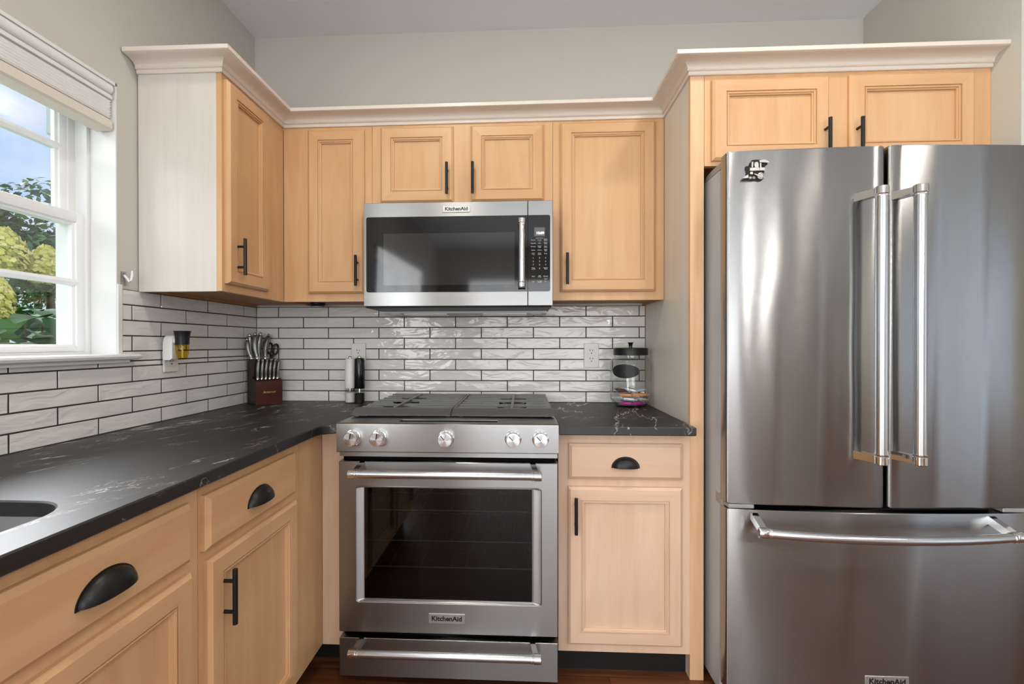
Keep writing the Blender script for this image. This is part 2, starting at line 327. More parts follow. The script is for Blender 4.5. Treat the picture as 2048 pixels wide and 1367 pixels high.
# ------------------------------------------------------------------ room shell
CEIL = 2.74; RX = 2.955
b = MB(); b.box(-.2, 5.3, -6.2, .2, -.08, 0); struct(b, 'floor', M['floor'])
b = MB(); b.box(-.2, 5.3, -6.2, .2, CEIL, CEIL + .1); struct(b, 'ceiling', M['ceil'])
b = MB(); b.box(-.2, 5.3, .006 - .004, .2, 0, CEIL); struct(b, 'wall_back', M['wall'])
b = MB(); b.box(RX, RX + .12, -.694, .002, 0, CEIL); struct(b, 'wall_right', M['wall'])
b = MB(); b.box(5.2, 5.3, -6.2, -4.2, 0, CEIL); b.box(5.2, 5.3, -2.2, .2, 0, CEIL); b.box(5.2, 5.3, -4.2, -2.2, 0, .35); b.box(5.2, 5.3, -4.2, -2.2, 2.25, CEIL); struct(b, 'wall_far_right', M['wall'])
b = MB()
for y in (-4.2, -3.25, -2.3): b.box(5.21, 5.27, y, y + .1, .35, 2.25)
b.box(5.21, 5.27, -4.2, -2.2, .35, .43); b.box(5.21, 5.27, -4.2, -2.2, 2.17, 2.25)
o = struct(b, 'added_window_side', M['white'])  # unseen window added around the side fill lamp
b = MB(); b.box(5.237, 5.243, -4.1, -2.3, .43, 2.17); b.build('pane', M['pane'], o)
WY0, WY1, WZ0, WZ1 = -1.72, -.80, 1.150, 2.062
DY0, DY1, DZ1 = -4.35, -2.75, 2.12
b = MB(); X0, X1 = -.2, -.004
b.box(X0, X1, WY1, .2, 0, CEIL); b.box(X0, X1, WY0, WY1, 0, WZ0); b.box(X0, X1, WY0, WY1, WZ1, CEIL)
b.box(X0, X1, DY1, WY0, 0, CEIL); b.box(X0, X1, DY0, DY1, DZ1, CEIL); b.box(X0, X1, -6.2, DY0, 0, CEIL)
struct(b, 'wall_left', M['wall'])
b = MB(); b.box(-.2, .4, -6.2, -6.0, 0, CEIL); b.box(3.0, 5.3, -6.2, -6.0, 0, CEIL); b.box(.4, 3.0, -6.2, -6.0, 2.25, CEIL); b.box(.4, 3.0, -6.2, -6.0, 0, .25); struct(b, 'wall_rear', M['wall'])
# glazed door behind the camera, then a rear window added for the fill lamp
b = MB()
for y in (DY0, (DY0 + DY1) / 2 - .05, DY1 - .1): b.box(-.14, -.06, y, y + .1, 0, DZ1)
b.box(-.14, -.06, DY0, DY1, 0, .12); b.box(-.14, -.06, DY0, DY1, DZ1 - .1, DZ1)
o = struct(b, 'door_1', M['white'])
b = MB(); b.box(-.103, -.097, DY0 + .1, DY1 - .1, .12, DZ1 - .1); b.build('pane', M['pane'], o)
b = MB()
for x in (.4, 1.22, 2.08, 2.9): b.box(x, x + .1, -6.12, -6.04, .25, 2.25)
b.box(.4, 3.0, -6.12, -6.04, .25, .35); b.box(.4, 3.0, -6.12, -6.04, 2.15, 2.25)
o = struct(b, 'added_window_rear', M['white'])
b = MB(); b.box(.5, 2.9, -6.083, -6.077, .35, 2.15); b.build('pane', M['pane'], o)

# ------------------------------------------------------------------ tiled backsplash
P_, H_, HX, HY, Z0 = .05258, .128, .11444, .10528, .914
ZT = 1.386
def tiles(mb, s0, s1, first, z_lo, z_hi, fn, cut=None):
    g = .0016
    for i in range(9):
        za, zb = Z0 + i * P_ + g, Z0 + (i + 1) * P_ - g
        za, zb = max(za, z_lo + g), min(zb, z_hi - g)
        if zb - za < .004: continue
        k0 = first + H_ * (0 if i % 2 == 0 else 1)
        js = [s0] + [k0 + 2 * H_ * k for k in range(-2, 14) if s0 + .004 < k0 + 2 * H_ * k < s1 - .004] + [s1]
        for a, c in zip(js, js[1:]):
            a += g; c -= g
            if cut and i >= cut[0]: c = min(c, cut[1])
            if c - a < .005: continue
            e = .0016; j = [random.uniform(-.0007, .0007) for _ in range(4)]
            mb.loft([[Vector(fn(u, v, .0034)) for u, v in ((a, za), (c, za), (c, zb), (a, zb))],
                     [Vector(fn(u, v, .0045)) for u, v in ((a, za), (c, za), (c, zb), (a, zb))],
                     [Vector(fn(u, v, .006 + j[n])) for n, (u, v) in enumerate(((a + e, za + e), (c - e, za + e), (c - e, zb - e), (a + e, zb - e)))]])
b = MB(); tiles(b, 0.0, 1.936, HX, .914, ZT, lambda u, v, d: (u, -d + .005, v)); b.box(0, 1.936, .0, .0018, .914, ZT, mi=1)
tag(b.build('tile_backsplash', [M['tile'], M['grout']]), 'glossy white subway tile backsplash on the back wall behind the range', 'backsplash', 'subway tile backsplashes')
b = MB()
tiles(b, 0.0, 2.5, HY, .914, 1.143, lambda u, v, d: (d - .005, -u, v)); tiles(b, 0.0, .784, HY, 1.143, ZT, lambda u, v, d: (d - .005, -u, v))
b.box(-.0035, 0.0, -2.5, 0, .914, 1.143, mi=1); b.box(-.0035, 0.0, -.784, 0, 1.1431, ZT, mi=1)
tag(b.build('tile_backsplash', [M['tile'], M['grout']]), 'glossy white subway tile backsplash on the left wall under the window', 'backsplash', 'subway tile backsplashes')

# ------------------------------------------------------------------ kitchen window
b = MB()
b.box(-.17, -.002, WY1 - .004, WY1, WZ0, WZ1); b.box(-.17, -.002, WY0, WY0 + .012, WZ0, WZ1); b.box(-.17, -.002, WY0, WY1, WZ1 - .01, WZ1)   # jamb liners
b.box(-.003, .003, WY1 - .002, WY1 + .014, 1.165, 1.40)                      # bead beside the tile
b.box(-.175, -.090, WY1 - .0165, WY1 - .004, WZ0, WZ1, .002); b.box(-.175, -.092, WY0 + .012, WY0 + .030, WZ0, WZ1, .003); b.box(-.175, -.092, WY0 + .012, WY1 - .012, WZ1 - .03, WZ1 - .01, .003)
b.box(-.175, -.130, WY1 - .040, WY1 - .004, WZ0, WZ1, .002); b.box(-.175, -.090, WY0 + .012, WY1 - .012, WZ0 + .01, 1.176, .003)
W = struct(b, 'window_1', M['white'], 35)
def sash(name, x0, x1, z0, z1, top, bot, zm):
    mb = MB(); ya, yb = WY0 + .028, WY1 - .0155
    if name == 'upper_sash': ya, yb = WY0 + .05, WY1 - .036
    st = .028
    for (xa, xb, e) in ((x0, x1, 0), (x0 + .008, x1 - .006, .010)):
        mb.box(xa, xb, yb - st - e, yb - e * .2, z0 + e * .05, z1 - e * .05, .002); mb.box(xa, xb, ya + e * .2, ya + st + e, z0 + e * .05, z1 - e * .05, .002)
        mb.box(xa + .0004, xb - .0004, ya + st + e - .003, yb - st - e + .003, z1 - top - e, z1 - .0003 - e * .1, .002); mb.box(xa + .0004, xb - .0004, ya + st + e - .003, yb - st - e + .003, z0 + .0003 + e * .1, z0 + bot + e * .4, .002)
    o = mb.build(name, M['vinyl'], W, 35)
    xm = (x0 + x1) / 2
    mb = MB(); mb.prism([(-.009, -.010), (.009, -.010), (.013, 0), (.009, .010), (-.009, .010), (-.012, 0)], lambda u, v, d: (xm + .003 + u, d, zm + v), ya + .02, yb - .02); mb.build('muntin', M['vinyl'], o)
    mb = MB(); mb.box(xm - .002, xm + .002, ya + st, yb - st, z0 + bot, z1 - top); mb.build('pane', M['pane'], o)
sash('lower_sash', -.128, -.099, 1.176, 1.626, .032, .020, 1.400)
sash('upper_sash', -.162, -.134, 1.590, 2.05, .03, .03, 1.832)
b = MB()
b.prism([(-.10, 1.150), (.028, 1.150), (.034, 1.153), (.037, 1.160), (.034, 1.166), (.028, 1.168), (-.10, 1.168)], lambda u, v, d: (u, d, v), WY0 - .05, -.748)
b.build('window_sill', M['white'], W, 40)
b = MB(); b.box(0.0, .016, WY0 - .03, -.772, 1.140, 1.150); b.build('apron_strip', M['white'], W)

# cellular shade
SH = thing('window_shade', 'white cellular shade bunched up at the top of the window', 'window shade', (0, -1.26, 2.06))
ya, yb = WY0 + .015, -.814
def xprof(mb, pts, y0=ya, y1=yb): mb.prism(pts, lambda u, v, d: (u, d, v), y0, y1)
b = MB(); xprof(b, [(-.07, 2.052)] + [(-.012 + .012 * sin(a), 2.036 + .016 * cos(a)) for a in [i * pi / 10 for i in range(11)]] + [(-.07, 2.018)]); b.build('headrail', M['white'], SH, 40)
b = MB(); xprof(b, [(-.068, 2.017), (-.008, 2.017), (-.004, 2.013), (-.004, 2.003), (-.068, 2.003)]); b.build('rail', M['white'], SH, 30)
M['fabric'] = pmat('white_pleated_fabric', (244, 244, 243), .8, var=.02, scale=40)
b = MB(); pts = [(-.066, 2.002)]
n = 7
for i in range(n):
    z = 2.002 - i * .0086; pts += [(-.014, z), (-.008, z - .0043)]
pts += [(-.014, 2.002 - n * .0086), (-.066, 2.002 - n * .0086)]
xprof(b, pts); b.build('pleated_fabric', M['fabric'], SH)
M['railtaupe'] = pmat('shade_bottom_rail', (222, 214, 202), .45, var=.02)
b = MB(); xprof(b, [(-.060, 1.940), (-.016, 1.940), (-.004, 1.930), (-.003, 1.906), (-.010, 1.900), (-.060, 1.900)]); R_ = b.build('bottom_rail', M['railtaupe'], SH, 25)
# small hook on the wall beside the window
HK = thing('adhesive_hook', 'small clear adhesive hook on the wall right of the window', 'hook', (0, -.775, 1.42))
b = MB(); b.box(-.004, .001, -.788, -.764, 1.398, 1.446, .003); b.build('backplate', M['clear'], HK, 40)
b = MB(); b.tube([(.001, -.776, 1.432), (.012, -.776, 1.420), (.018, -.775, 1.410), (.022, -.773, 1.416), (.024, -.771, 1.432), (.023, -.770, 1.448)], [.004, .004, .004, .004, .004, .003]); b.build('hook_arm', M['white'], HK, 60)

# ------------------------------------------------------------------ cabinet parts
DOOR_PROF = [(0, 0), (0, .0100), (.0015, .0118), (.0085, .0188), (.0455, .0190), (.0458, .0142), (.0498, .0142), (.0502, .0176), (.0520, .0182), (.0545, .0174), (.0549, .0132), (.0592, .0122), (.0596, .0055)]
DRAW_PROF = [(0, 0), (0, .0100), (.0015, .0112), (.0100, .0180), (.0108, .019)]
def door(parent, u0, u1, v0, v1, fn, mats, name='door'):
    b = MB(); b.rings(u0, u1, v0, v1, DOOR_PROF, fn); return b.build(name, mats, parent)
def drawer(parent, u0, u1, v0, v1, fn, mats, name='drawer'):
    b = MB(); b.rings(u0, u1, v0, v1, DRAW_PROF, fn, (1, 1), 1); return b.build(name, mats, parent)
def bar_pull(parent, u, v0, v1, fn):
    b = MB(); L = v1 - v0
    b.cyl(fn(u, v0, .046), fn(u, v1, .046), .0060, 16)
    for t in (.22, .78): b.cyl(fn(u, v0 + L * t, .018), fn(u, v0 + L * t, .046), .0045, 12)
    return b.build('handle', M['black'], parent, 40)
def cup_pull(parent, u, v0, a, h, fn, c=.026):
    b = MB(); n, m = 24, 8
    for k in (1.0, .93):
        rings = []
        for j in range(m + 1):
            t = j / m * pi / 2
            rings.append([Vector(fn(u + k * a * cos(p) * cos(t) ** .8, v0 + k * h * sin(p) * cos(t) ** .8, .019 + k * c * sin(t) * (1 if True else 0))) for p in [pi * i / n for i in range(n + 1)]])
        R = [[b.bm.verts.new(q) for q in ring] for ring in rings]
        for A, B in zip(R, R[1:]):
            for i in range(n): b.bm.faces.new((A[i], A[i + 1], B[i + 1], B[i]))
    # flange against the drawer front and the lower lip between the two shells
    poly = [(1.06 * a * cos(pi * i / n), -.002 + (1.06 * h + .002) * sin(pi * i / n)) for i in range(n + 1)]
    b.prism([(u + x, v0 + y) for x, y in poly], fn, .0188, .0212)
    for s in (1, -1):
        pts = []
        for j in range(m + 1):
            t = j / m * pi / 2; pts.append((a * cos(t) ** .8, c * sin(t)))
        outer = [fn(u + s * x, v0, .019 + d) for x, d in pts]; inner = [fn(u + s * x * .93, v0, .019 + d * .93) for x, d in pts]
        for i in range(m): b.quad([outer[i], outer[i + 1], inner[i + 1], inner[i]])
    return b.build('handle', M['black'], parent, 50)
MX = [M['maple_z'], M['maple_x']]; MY = [M['maple_z'], M['maple_y']]; BX = [M['base_z'], M['base_x']]
UZ0, UZ1, UD = 1.385, 2.146, .30
CAB_GROUP = 'maple wall cabinets'
def wall_cab(name, label, x0, x1, z0=UZ0, z1=UZ1):
    T = thing(name, label, 'cabinet', ((x0 + x1) / 2, -.15, z0), CAB_GROUP)
    b = MB(); b.box(x0 + .001, x1 - .001, -.281, -.004 + .003, z0 + .012, z1); b.box(x0 + .001, x0 + .013, -.281, -.001, z0 + .001, z0 + .012); b.box(x1 - .013, x1 - .001, -.281, -.001, z0 + .001, z0 + .012)
    b.build('body', M['cab_under'], T)
    b = MB(); b.box(x0 + .0006, x1 - .0006, -.30, -.281, z0, z1); b.build('face_frame', M['maple_z'], T)
    return T
fy = facing_y(-.30)
T = wall_cab('wall_cabinet', 'narrow maple wall cabinet with one door left of the microwave', .302, .693)
b = MB(); b.box(.302, .372, -.3008, -.2995, UZ0, UZ1); b.build('filler_stile', M['maple_z'], T)
d = door(T, .414, .661, 1.419, 2.124, fy, MX); bar_pull(d, .634, 1.447, 1.577, fy)
T = wall_cab('wall_cabinet', 'short maple wall cabinet with two doors above the microwave', .693, 1.469, 1.770)
d = door(T, .732, 1.047, 1.805, 2.127, fy, MX); bar_pull(d, 1.023, 1.830, 1.962, fy)
d = door(T, 1.121, 1.431, 1.805, 2.127, fy, MX); bar_pull(d, 1.132, 1.830, 1.962, fy)
T = wall_cab('wall_cabinet', 'wide single-door maple wall cabinet right of the microwave', 1.469, 1.934)
d = door(T, 1.500, 1.895, 1.420, 2.131, fy, MX); bar_pull(d, 1.527, 1.448, 1.578, fy)
# wall cabinet on the left wall beside the window
fx = facing_x(.30)
T = thing('wall_cabinet', 'maple wall cabinet with white end panel on the left wall beside the window', 'cabinet', (.15, -.51, UZ0), CAB_GROUP)
b = MB(); b.box(.001, .281, -.700, -.001, UZ0 + .012, UZ1); b.box(.001, .013, -.70, -.02, UZ0 + .001, UZ0 + .013); b.build('body', M['cab_under'], T)
b = MB(); b.box(.281, .300, -.7165, -.3005, UZ0, UZ1); b.build('face_frame', M['maple_z'], T)
b = MB(); b.box(.001, .281, -.7172, -.700, UZ0 - .001, UZ1); b.build('end_panel', M['pale_z'], T)['label'] = 'whitewashed end panel'
d = door(T, -.703, -.440, 1.413, 2.124, fx, MY); bar_pull(d, -.656, 1.448, 1.579, fx)
# small puck lamp under the corner cabinets
T = thing('puck_light', 'dark puck light fixed under the corner wall cabinet', 'light', (.34, -.11, 1.38))
b = MB(); b.lathe([(.036, 1.397), (.036, 1.388), (.030, 1.381), (.001, 1.381)], Matrix.Translation((.36, -.10, 0)), 28); b.build('housing', M['black'], T, 40)
b = MB(); b.lathe([(.024, 1.3812), (.024, 1.3795), (.001, 1.3795)], Matrix.Translation((.36, -.10, 0)), 24); b.build('lens', M['casegrey'], T, 40)

# tall end panel and the cabinet over the refrigerator
T = thing('tall_end_panel', 'tall floor-to-cabinet-top end panel between counter and refrigerator', 'panel', (1.96, -.3, 0))
b = MB(); b.box(1.936, 1.955, -.578, -.001, 0, 2.155); b.build('side_panel', M['pale_in'], T)
b = MB(); b.box(1.936, 1.984, -.597, -.578, 0, 2.155, .0008, 1); b.build('front_stile', wood('stile_maple', (224, 186, 146), WD, 'Z'), T)
T = thing('fridge_cabinet', 'deep two-door maple cabinet above the refrigerator', 'cabinet', (2.46, -.3, 1.83), CAB_GROUP)
b = MB(); b.box(1.986, RX - .001, -.578, -.001, 1.842, 2.155); b.build('body', M['cab_under'], T)
b = MB(); b.box(1.985, RX - .001, -.597, -.578, 1.83, 2.155); b.build('face_frame', M['maple_z'], T)
fyf = facing_y(-.597)
d = door(T, 2.008, 2.407, 1.845, 2.130, fyf, MX); bar_pull(d, 2.389, 1.838, 1.971, fyf)
d = door(T, 2.475, 2.889, 1.845, 2.134, fyf, MX); bar_pull(d, 2.496, 1.836, 1.971, fyf)

# crown moulding: one run around all the wall cabinets
prof = [(.0, 2.139), (.006, 2.139), (.008, 2.142), (.008, 2.151), (.013, 2.153), (.015, 2.156), (.013, 2.159)]
prof += [(.014 + .044 * (1 - cos(a)), 2.160 + .018 * sin(a)) for a in [i * pi / 16 for i in range(1, 9)]]
prof += [(.062, 2.179), (.066, 2.181), (.066, 2.1945), (.0, 2.1945)]
b = MB(); rings = []
for seg in range(6):
    ring = []
    for d, z in prof:
        ring.append(Vector([(.002, -.7175 - d), (.3003 + d, -.7175 - d), (.3003 + d, -.3003 - d), (1.9355 - d, -.3003 - d), (1.9355 - d, -.5975 - d), (RX - .001, -.5975 - d)][seg] + (z + (.010 if seg > 3 else .006 if seg == 3 else 0),)))
    rings.append(ring)
b.loft(rings)
tag(b.build('crown_moulding', M['crown'], None, 25), 'pale maple crown moulding running along the tops of the cabinets', 'moulding')

# ------------------------------------------------------------------ base cabinets
BG = 'maple base cabinets'
def base_left(name, label, y0, y1, fronts):
    T = thing(name, label, 'cabinet', (.3, (y0 + y1) / 2, 0), BG)
    b = MB(); b.box(.03, .581, y0 + .0005, y1 - .0005, .092, .65); b.box(.03, .05, y0 + .001, y1 - .001, .65, .884); b.build('body', M['cab_under'], T)
    b = MB(); b.box(.581, .600, y0 + .0005, y1 - .0005, .092, .884); b.build('face_frame', M['base_z'] if False else M['maple_z'], T)
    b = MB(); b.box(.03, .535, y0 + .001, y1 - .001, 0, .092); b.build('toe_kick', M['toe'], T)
    for kind, a, c, z0, z1 in fronts:
        fxx = facing_x(.600)
        if kind == 'drawer':
            d = drawer(T, a, c, z0, z1, fxx, MY); cup_pull(d, (a + c) / 2, .770, .056, .041, fxx)
        else:
            d = door(T, a, c, z0, z1, fxx, MY)
            if kind == 'doorpull': bar_pull(d, a + .048, .525, .658, fxx)
    return T
T = base_left('base_cabinet', 'maple base cabinet with drawer and door between the sink cabinet and the corner', -1.255, -.600,
          [('drawer', -1.246, -.826, .724, .852), ('doorpull', -1.238, -.818, .118, .700)])
base_left('sink_cabinet', 'maple sink base cabinet with a wide cup-pull front at the lower left', -2.20, -1.256,
          [('drawer', -1.716, -1.294, .724, .852), ('door', -1.716, -1.291, .118, .699), ('drawer', -2.17, -1.748, .724, .852), ('door', -2.17, -1.748, .118, .699)])
T = thing('corner_filler', 'plain maple filler strip between the left cabinets and the range', 'filler panel', (.65, -.55, 0))
b = MB(); b.box(.601, .699, -.600, -.581, .092, .884); b.build('panel', M['base_z'], T)
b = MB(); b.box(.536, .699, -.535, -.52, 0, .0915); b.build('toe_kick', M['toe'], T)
T = thing('base_cabinet', 'maple base cabinet with drawer and door between the range and the refrigerator', 'cabinet', (1.70, -.3, 0), BG)
b = MB(); b.box(1.469, 1.935, -.578, -.004, .092, .884); b.build('body', M['cab_under'], T)
b = MB(); b.box(1.4685, 1.9355, -.597, -.578, .092, .884); b.build('face_frame', M['base_z'], T)
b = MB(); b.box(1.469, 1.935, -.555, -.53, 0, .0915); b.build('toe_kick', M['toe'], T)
d = drawer(T, 1.505, 1.906, .717, .844, fyf, BX); cup_pull(d, 1.7045, .762, .047, .036, fyf)
d = door(T, 1.503, 1.905, .124, .689, fyf, BX); bar_pull(d, 1.528, .530, .659, fyf)

# ------------------------------------------------------------------ countertops and sink
def offset(poly, d):
    out = []; n = len(poly)
    for i in range(n):
        p0, p1, p2 = Vector(poly[i - 1]), Vector(poly[i]), Vector(poly[(i + 1) % n])
        a = (p1 - p0).normalized(); c = (p2 - p1).normalized(); na = Vector((-a.y, a.x)); nc = Vector((-c.y, c.x)); m = (na + nc)
        m = m / max(.3, m.dot(na)) if m.length else na
        out.append(tuple(p1 + m * d))
    return out
def slab(mb, outer, holes, z0, z1, e=.003):
    """outer counter-clockwise, holes clockwise; eased edges"""
    loops = []
    for poly in [outer] + holes:
        ins = offset(poly, e)
        R = [[mb.bm.verts.new((x, y, z)) for x, y in pl] for pl, z in ((ins, z0), (poly, z0 + e), (poly, z1 - e), (ins, z1))]
        n = len(poly)
        for a, c in zip(R, R[1:]):
            for i in range(n): mb.bm.faces.new((a[i], a[(i + 1) % n], c[(i + 1) % n], c[i]))
        loops.append(R)
    for k in (0, 3):
        es = []
        for R in loops:
            n = len(R[k])
            for i in range(n): es.append(mb.bm.edges.get((R[k][i], R[k][(i + 1) % n])))
        bmesh.ops.triangle_fill(mb.bm, use_beauty=True, use_dissolve=False, edges=es)
def arc(cx, cy, r, a0, a1, n=8): return [(cx + r * cos(radians(a0 + (a1 - a0) * i / n)), cy + r * sin(radians(a0 + (a1 - a0) * i / n))) for i in range(n + 1)]
CT0, CT1 = .884, .914
SINK = arc(.455, -1.555, .085, 0, 90) + arc(.22, -1.555, .085, 90, 180) + arc(.22, -2.10, .085, 180, 270) + arc(.455, -2.10, .085, 270, 360)
outer = [(.001, -.001), (.001, -2.42), (.633, -2.42)] + [(.633, -.725)] + arc(.690, -.725, .057, 180, 90, 8)[1:-1] + [(.690, -.668), (.698, -.668), (.698, -.001)]
b = MB(); slab(b, outer, [list(reversed(SINK))], CT0, CT1)
tag(b.build('countertop', M['stone'], None, 30), 'black veined stone countertop running from the sink around the left corner', 'countertop', 'black stone countertops')
b = MB(); slab(b, [(1.466, -.001), (1.466, -.665), (1.9335, -.665), (1.9335, -.001)], [], CT0, CT1)
tag(b.build('countertop', M['stone'], None, 30), 'short black stone countertop right of the range under the candy jar', 'countertop', 'black stone countertops')
T = thing('sink', 'undermount steel sink basin in the counter below the window', 'sink', (.34, -1.83, .68))
b = MB(); inn = offset(SINK, -.006)
b.loft([[Vector((x, y, CT0 - .001)) for x, y in offset(SINK, -.02)], [Vector((x, y, CT0 - .001)) for x, y in inn], [Vector((x, y, .72)) for x, y in SINK], [Vector((x, y, .69)) for x, y in offset(SINK, .03)]], True, False)
f = b.bm.faces.new([b.bm.verts.new((x, y, .69)) for x, y in offset(SINK, .03)])
b.build('basin', M['pan'], T, 40)
b = MB(); b.lathe([(.04, .6905), (.04, .693), (.03, .693), (.028, .691), (.001, .691)], Matrix.Translation((.34, -1.83, 0)), 24); b.build('drain', M['chrome'], T, 40)
#PART2
# ------------------------------------------------------------------ range
def rr(u0, u1, v0, v1, r, n=5):
    out = []
    for cx, cy, a in ((u1 - r, v1 - r, 0), (u0 + r, v1 - r, 90), (u0 + r, v0 + r, 180), (u1 - r, v0 + r, 270)): out += arc(cx, cy, r, a, a + 90, n)
    return out
def ring3(poly, fn, d): return [Vector(fn(u, v, d)) for u, v in poly]
def plate(mb, u0, u1, v0, v1, r, d0, d1, fn, mi=0, e=.001):
    mb.loft([ring3(rr(u0, u1, v0, v1, r), fn, d0), ring3(rr(u0, u1, v0, v1, r), fn, d1 - e), ring3(rr(u0 + e, u1 - e, v0 + e, v1 - e, max(r - e, .0002)), fn, d1)], True, True, mi)
def brand_badge(parent, x0, x1, z0, z1, y):
    b = MB(); plate(b, x0, x1, z0, z1, .002, 0, .003, facing_y(y), 0, .0012); o = b.build('badge', M['badge'], parent, 40)
    return text_part('badge_lettering', [('KitchenAid', (x1 - x0) * .178, at((x0 + x1) / 2, y - .0032, (z0 + z1) / 2, sx=1.04))], M['letter'], parent, .0003, .032)
RG = thing('range', 'stainless steel slide-in gas range with five knobs and oven window', 'range', (1.08, -.36, 0))
b = MB()
b.box(.706, .720, -.66, -.02, .03, .905); b.box(1.442, 1.456, -.66, -.02, .03, .905); b.box(.72, 1.442, -.66, -.02, .78, .905); b.box(.72, 1.442, -.66, -.02, .03, .205); b.box(.72, 1.442, -.05, -.02, .205, .78)
b.build('body', pmat('range_body_dark', (30, 29, 28), .5, var=.1), RG)
b = MB()
for x0, x1, y0, y1 in ((.701, .716, -.600, -.012), (1.446, 1.461, -.600, -.012), (.716, 1.446, -.030, -.012)): b.box(x0, x1, y0, y1, .906, .9255, .0015, 1)
for x0, x1, y0, y1 in ((.701, 1.461, -.600, -.560), (.701, .905, -.706, -.600), (1.252, 1.461, -.706, -.600), (.905, 1.252, -.706, -.672), (.905, 1.252, -.622, -.600)): b.box(x0, x1, y0, y1, .916, .9285)
b.box(.716, 1.446, -.560, -.030, .900, .9150, mi=2); b.box(.905, 1.252, -.672, -.622, .9060, .9245, mi=2)
b.build('cooktop', [M['steel'], M['enamel'], M['gap']], RG)
b = MB(); b.prism([(-.7085, .9295), (-.7125, .9265), (-.7130, .920), (-.7115, .832), (-.7085, .829), (-.665, .829), (-.665, .912), (-.700, .9295)], lambda u, v, d: (d, u, v), .700, 1.461)
CP = b.build('control_panel', M['steel'], RG, 40)
b = MB(); b.box(.706, 1.458, -.698, -.66, .812, .829); b.build('trim_strip', M['steel'], RG)
b = MB(); b.box(.71, 1.452, -.672, -.658, .790, .812)
b.build('door_gap', M['gap'], RG)
knobface = None
m, N_, L_, p_ = newmat('spun_knob_face'); p_.inputs['Base Color'].default_value = rgba((196, 200, 204)); p_.inputs['Metallic'].default_value = 1; p_.inputs['Anisotropic'].default_value = .85
no_ = N_.new('ShaderNodeTexNoise'); no_.inputs['Scale'].default_value = 60; mr_ = N_.new('ShaderNodeMapRange'); L_.new(no_.outputs['Fac'], mr_.inputs[0]); mr_.inputs['To Min'].default_value = .2; mr_.inputs['To Max'].default_value = .3; L_.new(mr_.outputs[0], p_.inputs['Roughness'])
tg_ = N_.new('ShaderNodeTangent'); tg_.direction_type = 'RADIAL'; tg_.axis = 'Y'; L_.new(tg_.outputs[0], p_.inputs['Tangent'])
M['knobface'] = m
for kx in (.759, .849, 1.080, 1.308, 1.400):
    mt = Matrix.Translation((kx, -.7122, .8795)) @ Matrix.Rotation(pi / 2, 4, 'X')
    ko = bpy.data.objects.new('knob', None)
    b = MB(); b.lathe([(.0282, 0), (.0282, .003), (.0262, .0045), (.0245, .005), (.0242, .030), (.0236, .0335), (.0214, .0338)], mt, 40); K = b.build('knob', [M['chrome']], RG, 30)
    bpy.data.objects.remove(ko)
    # the spun face is its own object so that its brushing runs round its own centre
    b = MB(); b.lathe([(.0212, .0), (.0210, .0006), (.0001, .0012)], Matrix.Rotation(pi / 2, 4, 'X'), 40); F = b.build('knob_face', [M['knobface']], None, 30); F.parent = K
    F.location = Vector((kx, -.7122 - .0338, .8795)) - base_of(K)
    b = MB(); b.box(-.0012, .0012, -.0022, 0, .002, .0195); Pn = b.build('pointer', M['gap'], None); Pn.parent = K; Pn.location = F.location; Pn.rotation_euler = (0, radians(-42 if kx > 1 else 8), 0)
fo = facing_y(-.660)
b = MB()
b.loft([ring3(rr(.704, 1.459, .205, .795, .002), fo, 0), ring3(rr(.704, 1.459, .205, .795, .002), fo, .040), ring3(rr(.706, 1.457, .207, .793, .002), fo, .042),
        ring3(rr(.762, 1.405, .308, .712, .014), fo, .042), ring3(rr(.7635, 1.4035, .3095, .7105, .013), fo, .0405), ring3(rr(.765, 1.402, .311, .709, .012), fo, .0412),
        ring3(rr(.785, 1.378, .314, .706, .004), fo, .034), ring3(rr(.791, 1.372, .318, .703, .003), fo, .0335), ring3(rr(.791, 1.372, .318, .703, .003), fo, .010)], True, False)
OD = b.build('oven_door', M['steel'], RG, 30)
def darkglass(name, t):
    m, N, L, p = newmat(name); N.remove(p); out = N['Material Output']
    tr = N.new('ShaderNodeBsdfTransparent'); gl = N.new('ShaderNodeBsdfGlossy'); gl.inputs['Roughness'].default_value = .03
    no = N.new('ShaderNodeTexNoise'); no.inputs['Scale'].default_value = 4.; cr = N.new('ShaderNodeValToRGB'); L.new(no.outputs['Fac'], cr.inputs[0])
    cr.color_ramp.elements[0].color = (t, t, t, 1); cr.color_ramp.elements[1].color = (t * 1.15, t * 1.1, t * 1.05, 1); L.new(cr.outputs[0], tr.inputs[0])
    fr = N.new('ShaderNodeFresnel'); fr.inputs[0].default_value = 1.5; mx = N.new('ShaderNodeMixShader'); L.new(fr.outputs[0], mx.inputs[0]); L.new(tr.outputs[0], mx.inputs[1]); L.new(gl.outputs[0], mx.inputs[2]); L.new(mx.outputs[0], out.inputs[0])
    return m
b = MB(); b.quad([(.788, -.692, .315), (1.375, -.692, .315), (1.375, -.692, .706), (.788, -.692, .706)]); b.build('oven_window', darkglass('smoked_oven_glass', .13), OD)
